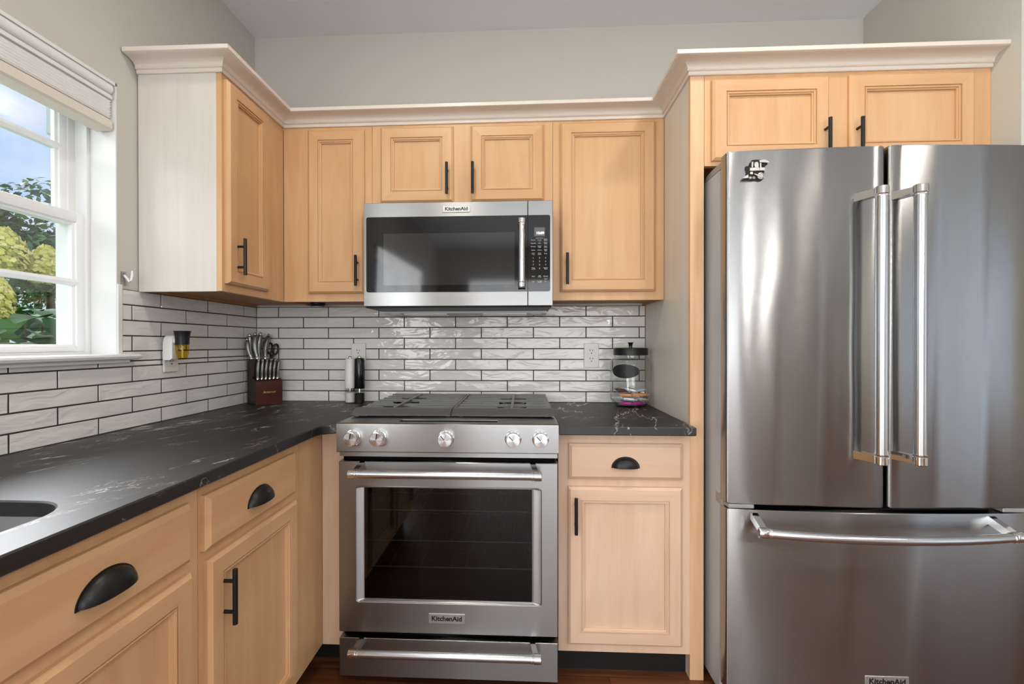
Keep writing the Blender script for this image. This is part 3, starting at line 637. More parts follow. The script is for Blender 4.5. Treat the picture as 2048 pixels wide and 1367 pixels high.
def towel_bar(parent, x0, x1, z, y, ymount, zmount, r=.0135):
    b = MB(); cap = .034
    b.cyl((x0 + cap, y, z), (x1 - cap, y, z), r, 24)
    for s, xa in ((1, x0), (-1, x1)):
        c0, c1 = xa, xa + s * cap
        b.lathe([(r * .9, 0), (r * 1.16, .002), (r * 1.16, cap * .72), (r * 1.02, cap * .76), (r * 1.02, cap * .82), (r * 1.12, cap * .86), (r * 1.12, cap)], Matrix.Translation((c0, y, z)) @ Vector((s, 0, 0)).to_track_quat('Z', 'Y').to_matrix().to_4x4(), 24, 1)
        xm = (c0 + c1) / 2; w = .009
        b.loft([[Vector((xm + dx + s * .012, ymount, zmount + dz)) for dx, dz in ((-w, -.011), (w, -.011), (w, .011), (-w, .011))], [Vector((xm + dx, y, z + dz)) for dx, dz in ((-w, -.007), (w, -.007), (w, .007), (-w, .007))]], True, True, 1)
    return b.build('handle', [M['bar'], M['chrome']], parent, 35)
towel_bar(OD, .760, 1.402, .768, -.762, -.701, .786)
brand_badge(OD, 1.017, 1.143, .243, .277, -.702)
for z in (.395, .49, .60):
    b = MB()
    for y in (-.62, -.09): b.cyl((.725, y, z), (1.437, y, z), .003, 8)
    for i in range(13): b.cyl((.745 + i * .056, -.62, z + .003), (.745 + i * .056, -.09, z + .003), .002, 6)
    b.build('oven_rack', M['alum'], RG)
b = MB(); b.box(.704, 1.459, -.700, -.66, .050, .183, .0015, 1); DR = b.build('warming_drawer', M['steel'], RG)
towel_bar(DR, .757, 1.401, .167, -.757, -.699, .178)
b = MB(); b.box(.712, 1.45, -.668, -.655, .183, .205); b.box(.712, 1.45, -.62, -.60, 0, .05); b.build('kick_plate', M['gap'], RG)
# burners
for bx_, by_, br_ in ((.848, -.15, .045), (.848, -.40, .05), (1.074, -.28, .055), (1.299, -.15, .05), (1.299, -.40, .045)):
    b = MB(); b.lathe([(br_ + .012, .915), (br_ + .012, .919), (br_, .922), (br_, .931), (br_ - .004, .933), (.001, .933)], Matrix.Translation((bx_, by_, 0)), 32)
    B_ = b.build('burner', M['alum'], RG, 30)
    b = MB(); b.lathe([(br_ - .006, .933), (br_ - .004, .937), (br_ - .012, .941), (.001, .942)], Matrix.Translation((bx_, by_, 0)), 32); b.build('burner_cap', M['enamel'], B_, 30)
for g0, g1, sp in ((.700, 1.0735, .847), (1.0765, 1.457, 1.299)):
    b = MB()
    b.prism([(-.578, .934), (-.580, .9395), (-.574, .9400), (-.530, .9565), (-.512, .9565), (-.512, .934)], lambda u, v, d: (d, u, v), g0, g1)
    b.prism([(-.036, .934), (-.036, .9565), (-.020, .9565), (-.014, .940), (-.014, .934)], lambda u, v, d: (d, u, v), g0 + .004, g1 - .004)
    for x in (g0 + .004, g1 - .014): b.box(x, x + .010, -.515, -.03, .933, .9435)
    b.box(sp - .0055, sp + .0055, -.515, -.03, .944, .9585, .0015, 1)
    inner = 1.0735 if g0 < 1 else 1.0765
    b.box(min(inner, inner - .007 if g0 < 1 else inner), max(inner, inner + .007 if g0 > 1 else inner), -.515, -.03, .940, .9580, .001, 1)
    for i, y in enumerate((-.470, -.400, -.328, -.250, -.180, -.108)):
        gap = .055 if i % 2 == 0 else 0
        segs = ((g0, sp - gap), (sp + gap, g1)) if gap else ((g0, g1),)
        for a, c in segs:
            sl0 = .016 if a == g0 else .004; sl1 = .016 if c == g1 else .004
            b.prism([(a, .9455), (a + sl0 * .6, .9555), (c - sl1 * .6, .9555), (c, .9455)], lambda u, v, d: (u, d, v), y - .0065, y + .0065)
    for x in (g0 + .02, g1 - .03):
        for y in (-.50, -.06): b.box(x, x + .012, y, y + .012, .915, .936)
    b.build('grate', M['iron'], RG, 25)

# ------------------------------------------------------------------ over-the-range microwave
MW = thing('microwave', 'stainless over-the-range microwave with black glass door and clock', 'microwave', (1.08, -.2, 1.352), None)
b = MB(); b.box(.7015, 1.4595, -.398, -.003, 1.353, 1.7685); b.build('body', pmat('microwave_case', (70, 70, 70), .45, .4, var=.05), MW)
fm = facing_y(-.398)
def mwpanel(u0, u1, name):
    b = MB()
    b.loft([ring3(rr(u0, u1, 1.352, 1.7675, .0015), fm, 0), ring3(rr(u0, u1, 1.352, 1.7675, .0015), fm, .0345), ring3(rr(u0 + .0015, u1 - .0015, 1.3535, 1.766, .001), fm, .0365)], True, True)
    return b.build(name, M['steel'], MW, 30)
MD = mwpanel(.7005, 1.3608, 'door'); MC = mwpanel(1.3622, 1.4605, 'control_panel')
M['mwglass'] = pmat('black_door_glass', (9, 9, 10), .05, var=.1, scale=5, spec=.6)
M['mwwin'] = pmat('screened_window', (34, 34, 35), .07, var=.04, scale=500, spec=.8)
def halfround(u0, u1, v0, v1, r, left):
    p = []
    if left: p = arc(u0 + r, v1 - r, r, 90, 180, 5) + arc(u0 + r, v0 + r, r, 180, 270, 5) + [(u1, v0), (u1, v1)]
    else: p = [(u0, v1), (u0, v0)] + arc(u1 - r, v0 + r, r, 270, 360, 5) + arc(u1 - r, v1 - r, r, 0, 90, 5)
    return p
b = MB(); b.prism(halfround(.712, 1.3608, 1.408, 1.710, .008, True), fm, .0366, .0385); b.build('door_glass', M['mwglass'], MD)
b = MB(); b.quad([fm(u, v, .0388) for u, v in ((.782, 1.436), (1.309, 1.436), (1.309, 1.643), (.782, 1.643))]); b.build('window', M['mwwin'], MD)
b = MB(); b.prism(halfround(1.3622, 1.450, 1.408, 1.710, .008, False), fm, .0366, .0385); b.build('control_glass', M['mwglass'], MC)
b = MB(); b.box(1.387, 1.429, -.4372, -.4365, 1.626, 1.661); b.build('display', pmat('display_grey', (92, 92, 94), .3, var=.03), MC)
M['lit'] = pmat('lit_digits', (240, 243, 246), .5, var=.01, emit=((240, 245, 250), 1.6))
yk = -.4377
text_part('clock_digits', [('10:09', .0145, at(1.4105, yk, 1.638))], M['lit'], MC, .0002, .01)
M['key'] = pmat('key_print', (190, 190, 190), .5, var=.02)
c1, c2, c3 = 1.383, 1.408, 1.432; k = .0052
rows = [('QUICK TOUCH', c2, 1.618, .0042), ('Popcorn', c1, 1.611, k), ('Potato', c2, 1.611, k), ('Baked', c3, 1.614, k), ('Potato', c3, 1.609, k), ('1 2 3', c2, 1.605, .0035),
        ('Vegetable', c1, 1.598, k), ('Pizza', c2, 1.598, k), ('Steam', c3, 1.601, k), ('Cook', c3, 1.596, k), ('Beverage', c1, 1.585, k), ('Dinner', c2, 1.587, k), ('Plate', c2, 1.582, k), ('Keep', c3, 1.587, k), ('Warm', c3, 1.582, k),
        ('Reheat', c1, 1.571, k), ('Defrost', c2, 1.571, k), ('Soften', c3, 1.573, k), ('Melt', c3, 1.568, k), ('Cook', c1, 1.559, k), ('Time', c1, 1.554, k), ('Cook', c2, 1.559, k), ('Power', c2, 1.554, k), ('Cook', c3, 1.557, k)]
for r, (z, t) in enumerate(((1.540, '123'), (1.5265, '456'), (1.513, '789'))):
    for c, s in zip((c1, c2, c3), t): rows.append((s, c, z, .0072))
rows += [('Timer', c1, 1.501, k), ('Set/Off', c1, 1.496, k), ('0', c2, 1.4985, .0072), ('Kitchen', c3, 1.501, k), ('Timer', c3, 1.496, k), ('Start', c1, 1.4675, .0066), ('Add', c2, 1.470, k), ('30 Sec', c2, 1.465, k), ('Cancel', c3, 1.4675, .0066), ('Control', c3, 1.459, .0042), ('Lock', c3, 1.455, .0042),
         ('Light', c1, 1.447, k), ('Turntable', c2, 1.449, k), ('On/Off', c2, 1.444, k), ('Fan', c3, 1.447, k)]
for grp in ([r for r in rows if r[2] > 1.48], [r for r in rows if r[2] <= 1.48]): text_part('key_lettering', [(s, z_, at(x, yk, z)) for s, x, z, z_ in grp], M['key'], MC, .0001, .01)
b = MB(); hx = 1.3375
b.cyl((hx, -.474, 1.44), (hx, -.474, 1.675), .0125, 24)
for z0, z1 in ((1.688, 1.662), (1.420, 1.446)):
    b.lathe([(.0135, 0), (.0150, .002), (.0150, .018), (.0135, .020), (.0145, .023), (.0145, .026)], Matrix.Translation((hx, -.474, z0)) @ Vector((0, 0, z1 - z0)).to_track_quat('Z', 'Y').to_matrix().to_4x4(), 24, 1)
    zc = (z0 + z1) / 2; b.box(hx - .008, hx + .008, -.474, -.434, zc - .010, zc + .010, .002, 1, 1)
b.build('handle', [M['bar'], M['chrome']], MD, 35)
brand_badge(MD, 1.022, 1.132, 1.725, 1.752, -.4345)
b = MB()
b.box(.705, 1.456, -.425, -.215, 1.3465, 1.3525, .002, 1, 0)
b.box(.712, 1.450, -.215, -.02, 1.338, 1.353, 0, 1, 1)
for x0, x1 in ((.80, 1.0), (1.16, 1.36)): b.box(x0, x1, -.19, -.05, 1.3345, 1.338, .001, 1, 2)
for x0, x1 in ((.74, .785), (1.38, 1.425)): b.box(x0, x1, -.20, -.12, 1.3355, 1.338, .001, 1, 3)
b.build('underside', [M['toe'], M['casegrey'], M['alum'], M['white']], MW)

# ------------------------------------------------------------------ refrigerator
FR = thing('refrigerator', 'stainless french-door refrigerator with bottom freezer drawer', 'refrigerator', (2.465, -.4, 0))
FX0, FX1, FXC = 1.998, 2.932, 2.465
def yf(x, c=-.768, e=-.745): return c + (e - c) * ((x - FXC) / .467) ** 2
b = MB(); b.box(2.000, 2.930, -.690, -.04, .03, 1.782, .004, 2); b.build('case', M['casegrey'], FR, 40)
b = MB(); b.box(2.012, 2.918, -.705, -.690, .06, 1.77); b.build('gasket', M['gap'], FR)
def bowed(mb, x0, x1, z0, z1, yback, rl=.010, rg=.010, mi=0):
    n = 14; pts = []
    yl, yr = yf(x0), yf(x1)
    pts += [(x0 + rl - rl * cos(radians(a)), yl + rl - rl * sin(radians(a))) for a in (0, 22, 45, 68, 90)]
    pts += [(x, yf(x)) for x in [x0 + rl + (x1 - rg - x0 - rl) * i / n for i in range(1, n)]]
    pts += [(x1 - rg + rg * sin(radians(a)), yr + rg - rg * cos(radians(a))) for a in (0, 22, 45, 68, 90)]
    pts += [(x1, yback), (x0, yback)]
    mid = Vector(((x0 + x1) / 2, -.72))
    def shr(k): return [tuple(Vector(p) + (Vector(p) - mid).normalized() * -k) for p in pts]
    mb.loft([[Vector((x, y, z)) for x, y in pl] for pl, z in ((shr(.003), z0), (pts, z0 + .003), (pts, z1 - .003), (shr(.003), z1))], True, True, mi)
def door_handle(parent, x, z0, z1):
    b = MB(); y = -.822; r = .0165
    b.cyl((x, y, z0 + .03), (x, y, z1 - .03), r, 28)
    for za, s in ((z1, -1), (z0, 1)):
        b.lathe([(r * .95, 0), (r * 1.12, .002), (r * 1.12, .024), (r * 1.02, .026), (r * 1.10, .029), (r * 1.10, .033)], Matrix.Translation((x, y, za)) @ Vector((0, 0, s)).to_track_quat('Z', 'Y').to_matrix().to_4x4(), 28, 1)
        zc = za + s * .015; ym = yf(x) + .002
        b.loft([[Vector((x - .034 + dx, ym, zc + s * .002 + dz)) for dx, dz in ((-.010, -.013), (.010, -.013), (.010, .013), (-.010, .013))], [Vector((x + dx, y, zc + dz)) for dx, dz in ((-.012, -.011), (.012, -.011), (.012, .011), (-.012, .011))]], True, True, 1)
    return b.build('handle', [M['bar'], M['chrome']], parent, 35)
b = MB(); bowed(b, FX0, 2.4755, .684, 1.819, -.705); D1 = b.build('door', M['fridge'], FR, 25); door_handle(D1, 2.424, .834, 1.675)
b = MB(); bowed(b, 2.4865, FX1, .684, 1.821, -.705); D2 = b.build('door', M['fridge'], FR, 25); door_handle(D2, 2.537, .834, 1.678)
b = MB(); bowed(b, FX0, FX1, .075, .6665, -.705); D3 = b.build('freezer_drawer', M['fridge'], FR, 25)
b = MB(); r = .0135; pts = [(2.062 + .764 * i / 24, -.866 + .042 * ((i - 12) / 12) ** 2, .622) for i in range(25)]
b.tube(pts[1:-1], r, 20)
for s, i in ((1, 0), (-1, 24)):
    p = Vector(pts[i]); q = Vector(pts[i + s * 2]); dv = (q - p)
    mt = Matrix.Translation(p) @ dv.to_track_quat('Z', 'Y').to_matrix().to_4x4()
    b.lathe([(r * .8, .0), (r * 1.15, .0), (r * 1.18, .003), (r * 1.18, .024), (r * 1.03, .027), (r * 1.12, .030), (r * 1.12, .036)], mt, 28, 1)
    b.lathe([(r * .82, -.0006), (r * .6, -.001), (.0005, -.0004)], mt, 24, 2)
    xm = p.x + s * .016
    b.loft([[Vector((xm + s * .004 + dx, yf(xm) + .002, .648 + dz)) for dx, dz in ((-.010, -.013), (.010, -.013), (.010, .013), (-.010, .013))], [Vector((xm + dx, p.y, .622 + dz)) for dx, dz in ((-.010, -.010), (.010, -.010), (.010, .012), (-.010, .012))]], True, True, 1)
b.build('handle', [M['bar'], M['chrome'], M['red']], D3, 35)
brand_badge(D3, 2.417, 2.550, .121, .155, -.7665)
for s, xa in ((1, 2.0005), (-1, 2.9295)):
    u = lambda v, xa=xa, s=s: xa + s * v
    b = MB(); b.prism([(-.55, 1.782), (-.575, 1.798), (-.62, 1.803), (-.700, 1.803), (-.735, 1.800), (-.735, 1.788), (-.70, 1.782)], lambda a, c, d: (d, a, c), min(u(0), u(.09)), max(u(0), u(.09)))
    b.build('hinge_cover', M['hinge'], FR, 40)
for s, xa in ((1, 1.999), (-1, 2.931)):
    b = MB(); x0, x1 = sorted((xa, xa + s * .012)); b.box(x0, x1, -.712, -.66, .664, .700, .002, 1)
    x0, x1 = sorted((xa + s * .004, xa + s * .085)); b.box(x0, x1, -.752, -.70, .670, .6825, .002, 1)
    b.build('hinge', M['hinge'], FR)
b = MB(); b.box(2.01, 2.92, -.66, -.64, .0, .075); b.build('base_grille', M['toe'], FR)
# train magnet on the left door
S_ = .0000926; TX = lambda zx: 2.039 + (zx - 325) * S_; TZ = lambda zy: 1.7855 - (zy - 376) * S_
TM = thing('train_magnet', 'pewter steam-train magnet on the upper left of the refrigerator door', 'magnet', (2.085, -.7535, 1.755))
ty = facing_y(-.7515)
def tp(pts, d0, d1, name, mat, sm=None):
    b = MB(); b.prism([(TX(x), TZ(y)) for x, y in pts], ty, d0, d1); return b.build(name, mat, TM, sm)
tp([(330, 1040), (480, 990), (520, 860), (510, 720), (480, 640), (490, 570), (600, 560), (620, 470), (700, 360), (900, 345), (1090, 360), (1250, 450), (1230, 520), (1140, 570), (1110, 680), (1100, 1000), (1000, 1090), (900, 1110), (800, 1060), (690, 1090), (560, 1070), (330, 1050)], 0, .004, 'backing', M['pewter_dark'])
tp([(600, 640), (930, 640), (930, 740), (600, 745)], .004, .009, 'boiler', M['pewter'])
tp([(940, 440), (985, 440), (985, 640), (1100, 640), (1100, 740), (945, 740)], .004, .009, 'cab', M['pewter'])
tp([(900, 400), (1080, 370), (1245, 455), (1235, 480), (1060, 470), (930, 470)], .004, .011, 'cab_roof', M['pewter'])
tp([(660, 440), (715, 440), (700, 630), (650, 630)], .004, .010, 'smokestack', M['pewter'])
tp([(760, 460), (860, 450), (890, 520), (885, 640), (780, 650), (740, 560)], .004, .010, 'steam_dome', M['pewter'])
tp([(620, 780), (700, 790), (700, 870), (590, 860)], .004, .010, 'cylinder', M['pewter'])
tp([(730, 850), (760, 850), (990, 950), (980, 980), (740, 880)], .007, .011, 'drive_rod', M['pewter'])
tp([(360, 985), (540, 870), (560, 980), (380, 1000)], .004, .009, 'cowcatcher', M['pewter'])
def wheel(cx, cy, r0):
    b = MB(); mt = Matrix.Translation((TX(cx), -.7515, TZ(cy))) @ Matrix.Rotation(pi / 2, 4, 'X'); r = r0 * S_
    b.lathe([(r, .004), (r, .009), (r * .8, .010), (r * .78, .006), (.0003, .006)], mt, 24)
    for a in range(6): b.box(-.0004, .0004, 0, r * .8, .006, .0085, 0, 1, 0, mt @ Matrix.Rotation(a * pi / 3, 4, 'Z'))
    b.build('wheel', M['pewter'], TM, 40)
wheel(975, 925, 115); wheel(625, 985, 52); wheel(745, 985, 52)

# ------------------------------------------------------------------ outlets and plug-in
def outlet(label, u, v, fn, style, depth):
    """fn(u, v, d)"""
    c = fn(u, v, 0); T = thing('wall_outlet', label, 'outlet', c)
    b = MB(); plate(b, u - .0355, u + .0355, v - .0585, v + .0585, .003, 0, .0055, fn, 0, .002); b.build('cover_plate', M['outlet'], T, 40)
    for s in (1, -1):
        vc = v + s * .0195; b = MB()
        if style == 'round':
            ring = [(u + max(-.0172, min(.0172, .0192 * cos(a))), vc + .0165 * sin(a)) for a in [2 * pi * i / 28 for i in range(28)]]
            b.loft([ring3(ring, fn, .0050), ring3(ring, fn, .0072)], True, True)
        else: plate(b, u - .0165, u + .0165, vc - .0175, vc + .0175, .002, .0050, .0068, fn, 0, .0006)
        R = b.build('receptacle', M['outlet'], T, 40)
        b = MB()
        for du, hgt in ((-.0065, .0085), (.0060, .0070)): b.prism([(u + du - .0012, vc + .001), (u + du + .0012, vc + .001), (u + du + .0012, vc + .001 + hgt), (u + du - .0012, vc + .001 + hgt)], fn, .006, .0076)
        b.prism([(u + .0027 * cos(a), vc - .0085 + .0027 * sin(a)) for a in [2 * pi * i / 12 for i in range(12)]], fn, .006, .0076)
        b.build('slots', M['slot'], R)
    for s in ((0,) if style == 'round' else (1, -1)):
        b = MB(); b.prism([(u + .0028 * cos(a), v + s * .0485 + .0028 * sin(a)) for a in [2 * pi * i / 12 for i in range(12)]], fn, .0050, .0064); b.build('screw', M['outlet'], T)
    return T
fwall = lambda u, v, d: (u, -.0055 - d, v); flw = lambda u, v, d: (.0055 + d, u, v)
outlet('ivory two-socket wall outlet on the back wall left of the candy jar', 1.675, 1.144, fwall, 'square', 0)
outlet('ivory wall outlet half hidden behind the salt and pepper mills', .526, 1.145, fwall, 'round', 0)
outlet('ivory wall outlet on the left wall holding the plug-in air freshener', -.581, 1.154, flw, 'square', 0)
AF = thing('air_freshener', 'plug-in air freshener with black flared cap and amber oil on left wall', 'air freshener', (.04, -.6, 1.15))
b = MB(); pl = [(-.626, 1.142), (-.588, 1.142), (-.588, 1.222), (-.593, 1.230), (-.601, 1.234), (-.612, 1.232), (-.620, 1.224), (-.626, 1.206)]
b.loft([[Vector((.0130, y, z)) for y, z in pl], [Vector((.040, y, z)) for y, z in pl], [Vector((.046, -.607 + (y + .607) * .8, 1.187 + (z - 1.187) * .85)) for y, z in pl]], True, True); b.build('plug_housing', M['white'], AF, 50)
ax, ay = .067, -.598; mt = Matrix.Translation((ax, ay, 0))
b = MB(); b.lathe([(.0285, 1.2500), (.0262, 1.2420), (.0240, 1.2300), (.0228, 1.2150), (.0225, 1.1985), (.019, 1.1985), (.019, 1.205), (.021, 1.24), (.0275, 1.2500)], mt, 36, 0, False); b.build('cap', M['black'], AF, 40)
b = MB(); b.lathe([(.0195, 1.1985), (.0215, 1.193), (.0220, 1.186), (.0205, 1.168), (.0165, 1.150), (.0150, 1.1475), (.001, 1.1475)], mt, 32); OB = b.build('oil_bottle', M['oil'], AF, 40)
b = MB(); b.cyl((ax, ay, 1.150), (ax, ay, 1.197), .003, 10); b.build('wick', M['outlet'], AF)
b = MB(); b.box(.038, .050, -.615, -.600, 1.205, 1.222); b.build('bracket', M['white'], AF)

# ------------------------------------------------------------------ salt and pepper mills
def mill(name, label, x, y, body, fill, h):
    T = thing(name, label, 'mill', (x, y, .9142)); mt = Matrix.Translation((x, y, .9142))
    b = MB(); b.lathe([(.0245, .072), (.0255, .074), (.0250, .15), (.0240, h - .012), (.0215, h - .004), (.012, h), (.001, h)], mt, 36); b.build('body', body, T, 40)
    b = MB(); b.lathe([(.008, h), (.008, h + .005), (.006, h + .008), (.001, h + .009)], mt, 20); b.build('button', M['chrome'], T, 50)
    b = MB(); b.lathe([(.025, .0), (.025, .072), (.0225, .072), (.0225, .003), (.001, .003)], mt, 36); b.build('chamber', M['clear'], T, 40)
    b = MB(); b.lathe([(.0222, .0035), (.0222, .048), (.001, .052)], mt, 32); f = b.build('filling', fill, T, 40)
    b = MB(); b.cyl((x, y, .9142 + .05), (x, y, .9142 + .072), .006, 12); b.build('spindle', M['chrome'], T)
M['cream'] = pmat('white_satin_plastic', (232, 230, 222), .4, var=.02)
M['salt'] = pmat('coarse_salt', (236, 234, 226), .8, var=.06, scale=300, bump=.4, bscale=300)
M['pepper'] = pmat('peppercorns', (22, 18, 16), .7, var=.4, scale=250, bump=.5, bscale=250)
M['gloss_black'] = pmat('glossy_black_plastic', (14, 14, 15), .14, var=.1)
mill('salt_mill', 'white electric salt mill with a clear chamber left of the range', .499, -.050, M['cream'], M['salt'], .218)
mill('pepper_mill', 'black electric pepper mill with a clear chamber left of the range', .5535, -.072, M['gloss_black'], M['pepper'], .221)

# ------------------------------------------------------------------ knife block with its knives
KB = thing('knife_block', 'dark cherry wood knife block full of steel-handled knives in the corner', 'knife block', (.092, -.163, .9142))
th_ = math.atan2(.780, .626); KB.rotation_euler = (0, 0, th_)       # local x along the front, local y into the corner
M['cherry'] = wood('cherry_block', (82, 40, 29), (46, 20, 15), 'X', .34, .7); M['cherry_dark'] = wood('cherry_block_dark', (50, 26, 20), (30, 14, 12), 'Z', .4, .7)
fk = lambda u, v, d: (d, u, v)
b = MB(); b.prism([(0, 0), (.101, 0), (.101, .205), (.060, .213), (.050, .132), (.046, .128), (.002, .112), (0, .110)], fk, 0, .123)
for f in b.bm.faces:
    c = f.calc_center_median(); f.material_index = 0 if c.y < .001 else 1
BK = b.build('block', [M['cherry'], M['cherry_dark']], None, 25); BK.parent = KB
tx = text_part('brand_lettering', [('A', .0155, at(.0385, -.0004, .0575)), ('STERCOOK', .0098, at(.0670, -.0004, .0562))], pmat('gilt_lettering', (206, 150, 84), .4, var=.05), None, .0003, .015); tx.parent = KB
KM = Matrix.Translation((.092, -.163, .9142)) @ Matrix.Rotation(th_, 4, 'Z')
M['knife'] = pmat('knife_handle_steel', (140, 140, 139), .3, .9, var=.08, scale=60)
def knife_proto(name, L, w, bend):
    T = bpy.data.objects.new(name, None); COL.objects.link(T)
    b = MB(); rings = []
    for i in range(13):
        t = i / 12; z = .006 + L * t; hw = w * (.62 + .38 * math.sin(pi * (.15 + .75 * t)) - .10 * math.sin(2 * pi * t)); off = bend * math.sin(pi * t * 1.1); k = 1 if 0 < i < 12 else .8
        rings.append([Vector((hw * k * .84 * cos(a), off + hw * k * sin(a), z)) for a in [2 * pi * j / 12 for j in range(12)]])
    b.loft(rings); h = b.build('handle', M['knife'], T, 50, raw=True)
    b = MB(); b.lathe([(w * .55, -.004), (w * .75, .002), (w * .60, .008)], None, 14); o = b.build('bolster', M['chrome'], T, 50, raw=True)
    b = MB(); b.lathe([(w * .66, L + .004), (w * .72, L + .008), (w * .45, L + .013), (.0005, L + .0135)], Matrix.Translation((0, bend * math.sin(pi * 1.1), 0)), 14); b.build('end_cap', M['chrome'], T, 50, raw=True)
    return T
def dup(root):
    r = root.copy(); COL.objects.link(r)
    for ch in root.children:
        c = ch.copy(); COL.objects.link(c); c.parent = r
    return r
ORD = ['leftmost', 'second from the left', 'third from the left', 'third from the right', 'second from the right', 'rightmost']
proto = knife_proto('steak_knife', .086, .0096, .005)
for i in range(6):
    o = proto if i == 0 else dup(proto)
    o.matrix_world = KM @ Matrix.Translation((.016 + .0182 * i, .020, .1205)) @ Matrix.Rotation(radians(-16), 4, 'X') @ Matrix.Rotation(radians(8 + i * .8), 4, 'Y')
    tag(o, 'steel-handled steak knife, %s in the front row of the knife block' % ORD[i], 'knife', 'steak knives in the front row of the knife block')
proto = knife_proto('kitchen_knife', .112, .0130, .006)
big = [(.018, .087, -3, -6, 1.0, 'large steel-handled knife at the far left back of the knife block'), (.031, .062, -12, -1, 1.02, 'large steel-handled knife, front one of the left pair in the block'),
       (.048, .087, -4, 4, 1.05, 'large steel-handled knife at the middle back of the knife block'), (.068, .064, -12, 12, 1.0, 'broad steel-handled knife leaning right beside the black scissors'),
       (.004, .062, -14, -7, .80, 'shorter steel-handled knife at the left front edge of the block')]
for i, (x, y, rx, ry, s, lab) in enumerate(big):
    o = proto if i == 0 else dup(proto)
    zt = .213 - (y - .060) * .195
    o.matrix_world = KM @ Matrix.Translation((x, y, zt + .004)) @ Matrix.Rotation(radians(rx), 4, 'X') @ Matrix.Rotation(radians(ry), 4, 'Y') @ Matrix.Rotation(radians(60), 4, 'Z') @ Matrix.Scale(s, 4)
    tag(o, lab, 'knife', 'large knives in the knife block')
SCX = thing('kitchen_scissors', 'black-handled kitchen scissors at the right of the knife block', 'scissors')
for s in (-1, 1):
    b = MB(); pts = []
    for i in range(25):
        a = 2 * pi * i / 24; pts.append((s * .0135 + .0115 * cos(a) * (1 if True else 1), 0, .046 + .026 * sin(a) + (.004 if s < 0 else 0)))
    b.tube(pts, .0046, 10); b.tube([(s * .008, 0, .024), (s * .004, 0, .008), (0, 0, -.002)], [.005, .005, .005], 10); b.build('handle', M['gloss_black'], SCX, 60, raw=True)
b = MB(); b.box(-.006, .006, -.001, .001, -.002, .012); b.build('blade', M['bar'], SCX, raw=True)
SCX.matrix_world = KM @ Matrix.Translation((.100, .070, .2165)) @ Matrix.Rotation(radians(-8), 4, 'X') @ Matrix.Rotation(radians(10), 4, 'Y') @ Matrix.Rotation(radians(-35), 4, 'Z')

# ------------------------------------------------------------------ candy jar
JX, JY, JZ = 1.8345, -.132, .9142
JT = thing('candy_jar', 'clear glass candy jar with black lid and oval label on right counter', 'jar', (JX, JY, JZ)); mt = Matrix.Translation((JX, JY, JZ))
o_ = [(.001, .0), (.060, .0), (.066, .003), (.082, .022), (.0915, .036), (.0935, .050), (.0935, .195), (.0900, .210), (.0800, .220), (.0735, .224), (.0725, .234)]
i_ = [(.0700, .234), (.0705, .222), (.0770, .2165), (.0870, .2065), (.0905, .194), (.0905, .052), (.0880, .040), (.078, .026), (.062, .010), (.001, .008)]
b = MB(); b.lathe(o_ + i_, mt, 56); b.build('glass_body', M['jarglass'], JT, 50)
b = MB(); b.lathe([(.0752, .2345), (.0765, .236), (.0765, .264), (.0750, .2665), (.070, .268), (.001, .269)], mt, 48); LD = b.build('lid', M['black'], JT, 40)
b = MB(); b.lathe([(.008, .268), (.0075, .276), (.009, .284), (.0125, .291), (.0125, .2925), (.001, .2915)], mt, 24); b.build('lid_knob', M['gloss_black'], LD, 40)
b = MB(); phi0 = radians(-119); a_, h_ = .70, .031; n = 40; ring_o = []; R0 = .0939
def lab(t, k): return Vector((JX + R0 * cos(phi0 + a_ * k * cos(t)), JY + R0 * sin(phi0 + a_ * k * cos(t)), JZ + .165 - .0 + h_ * k * sin(t)))
rings = [[lab(2 * pi * i / n, k) for i in range(n)] for k in (1., .8, .6, .4, .2, .02)]
b.loft(rings, True, False); b.build('label', pmat('chalkboard_label', (26, 26, 27), .45, var=.2, scale=120), JT, 60)
cc = {'pink': pmat('candy_magenta', (198, 44, 150), .3, var=.2, scale=80), 'orange': pmat('candy_orange', (226, 150, 96), .35, var=.2, scale=80), 'silver': pmat('candy_silver', (214, 220, 226), .25, .3, var=.15, scale=80), 'brown': pmat('candy_maroon', (96, 58, 64), .4, var=.3, scale=80)}
CW = {'pink': 'magenta', 'orange': 'orange', 'silver': 'silvery white', 'brown': 'maroon'}
protos = {}
def candy(kind, x, y, z, rz, rx, ry, L=.045, n_='', first=protos):
    if kind not in first:
        T = bpy.data.objects.new('wrapped_candy', None); COL.objects.link(T)
        b = MB(); b.box(-.024, .024, -.010, .010, -.006, .006, .0035, 2); b.build('wrapper', cc[kind], T, 40, raw=True)
        for s in (-1, 1):
            b = MB(); b.loft([[Vector((s * .0235, y_, z_)) for y_, z_ in ((-.006, -.003), (.006, -.003), (.006, .003), (-.006, .003))], [Vector((s * .033, y_, z_)) for y_, z_ in ((-.011, -.0008), (.010, -.001), (.011, .001), (-.010, .0008))]]); b.build('wrapper_end', cc[kind], T, raw=True)
        first[kind] = T; o = T
    else: o = dup(first[kind])
    o.location = (JX + x, JY + y, JZ + z); o.rotation_euler = (radians(rx), radians(ry), radians(rz))
    tag(o, '%s wrapped candy in the glass jar' % CW[kind], 'candy', 'wrapped candies in the glass jar')
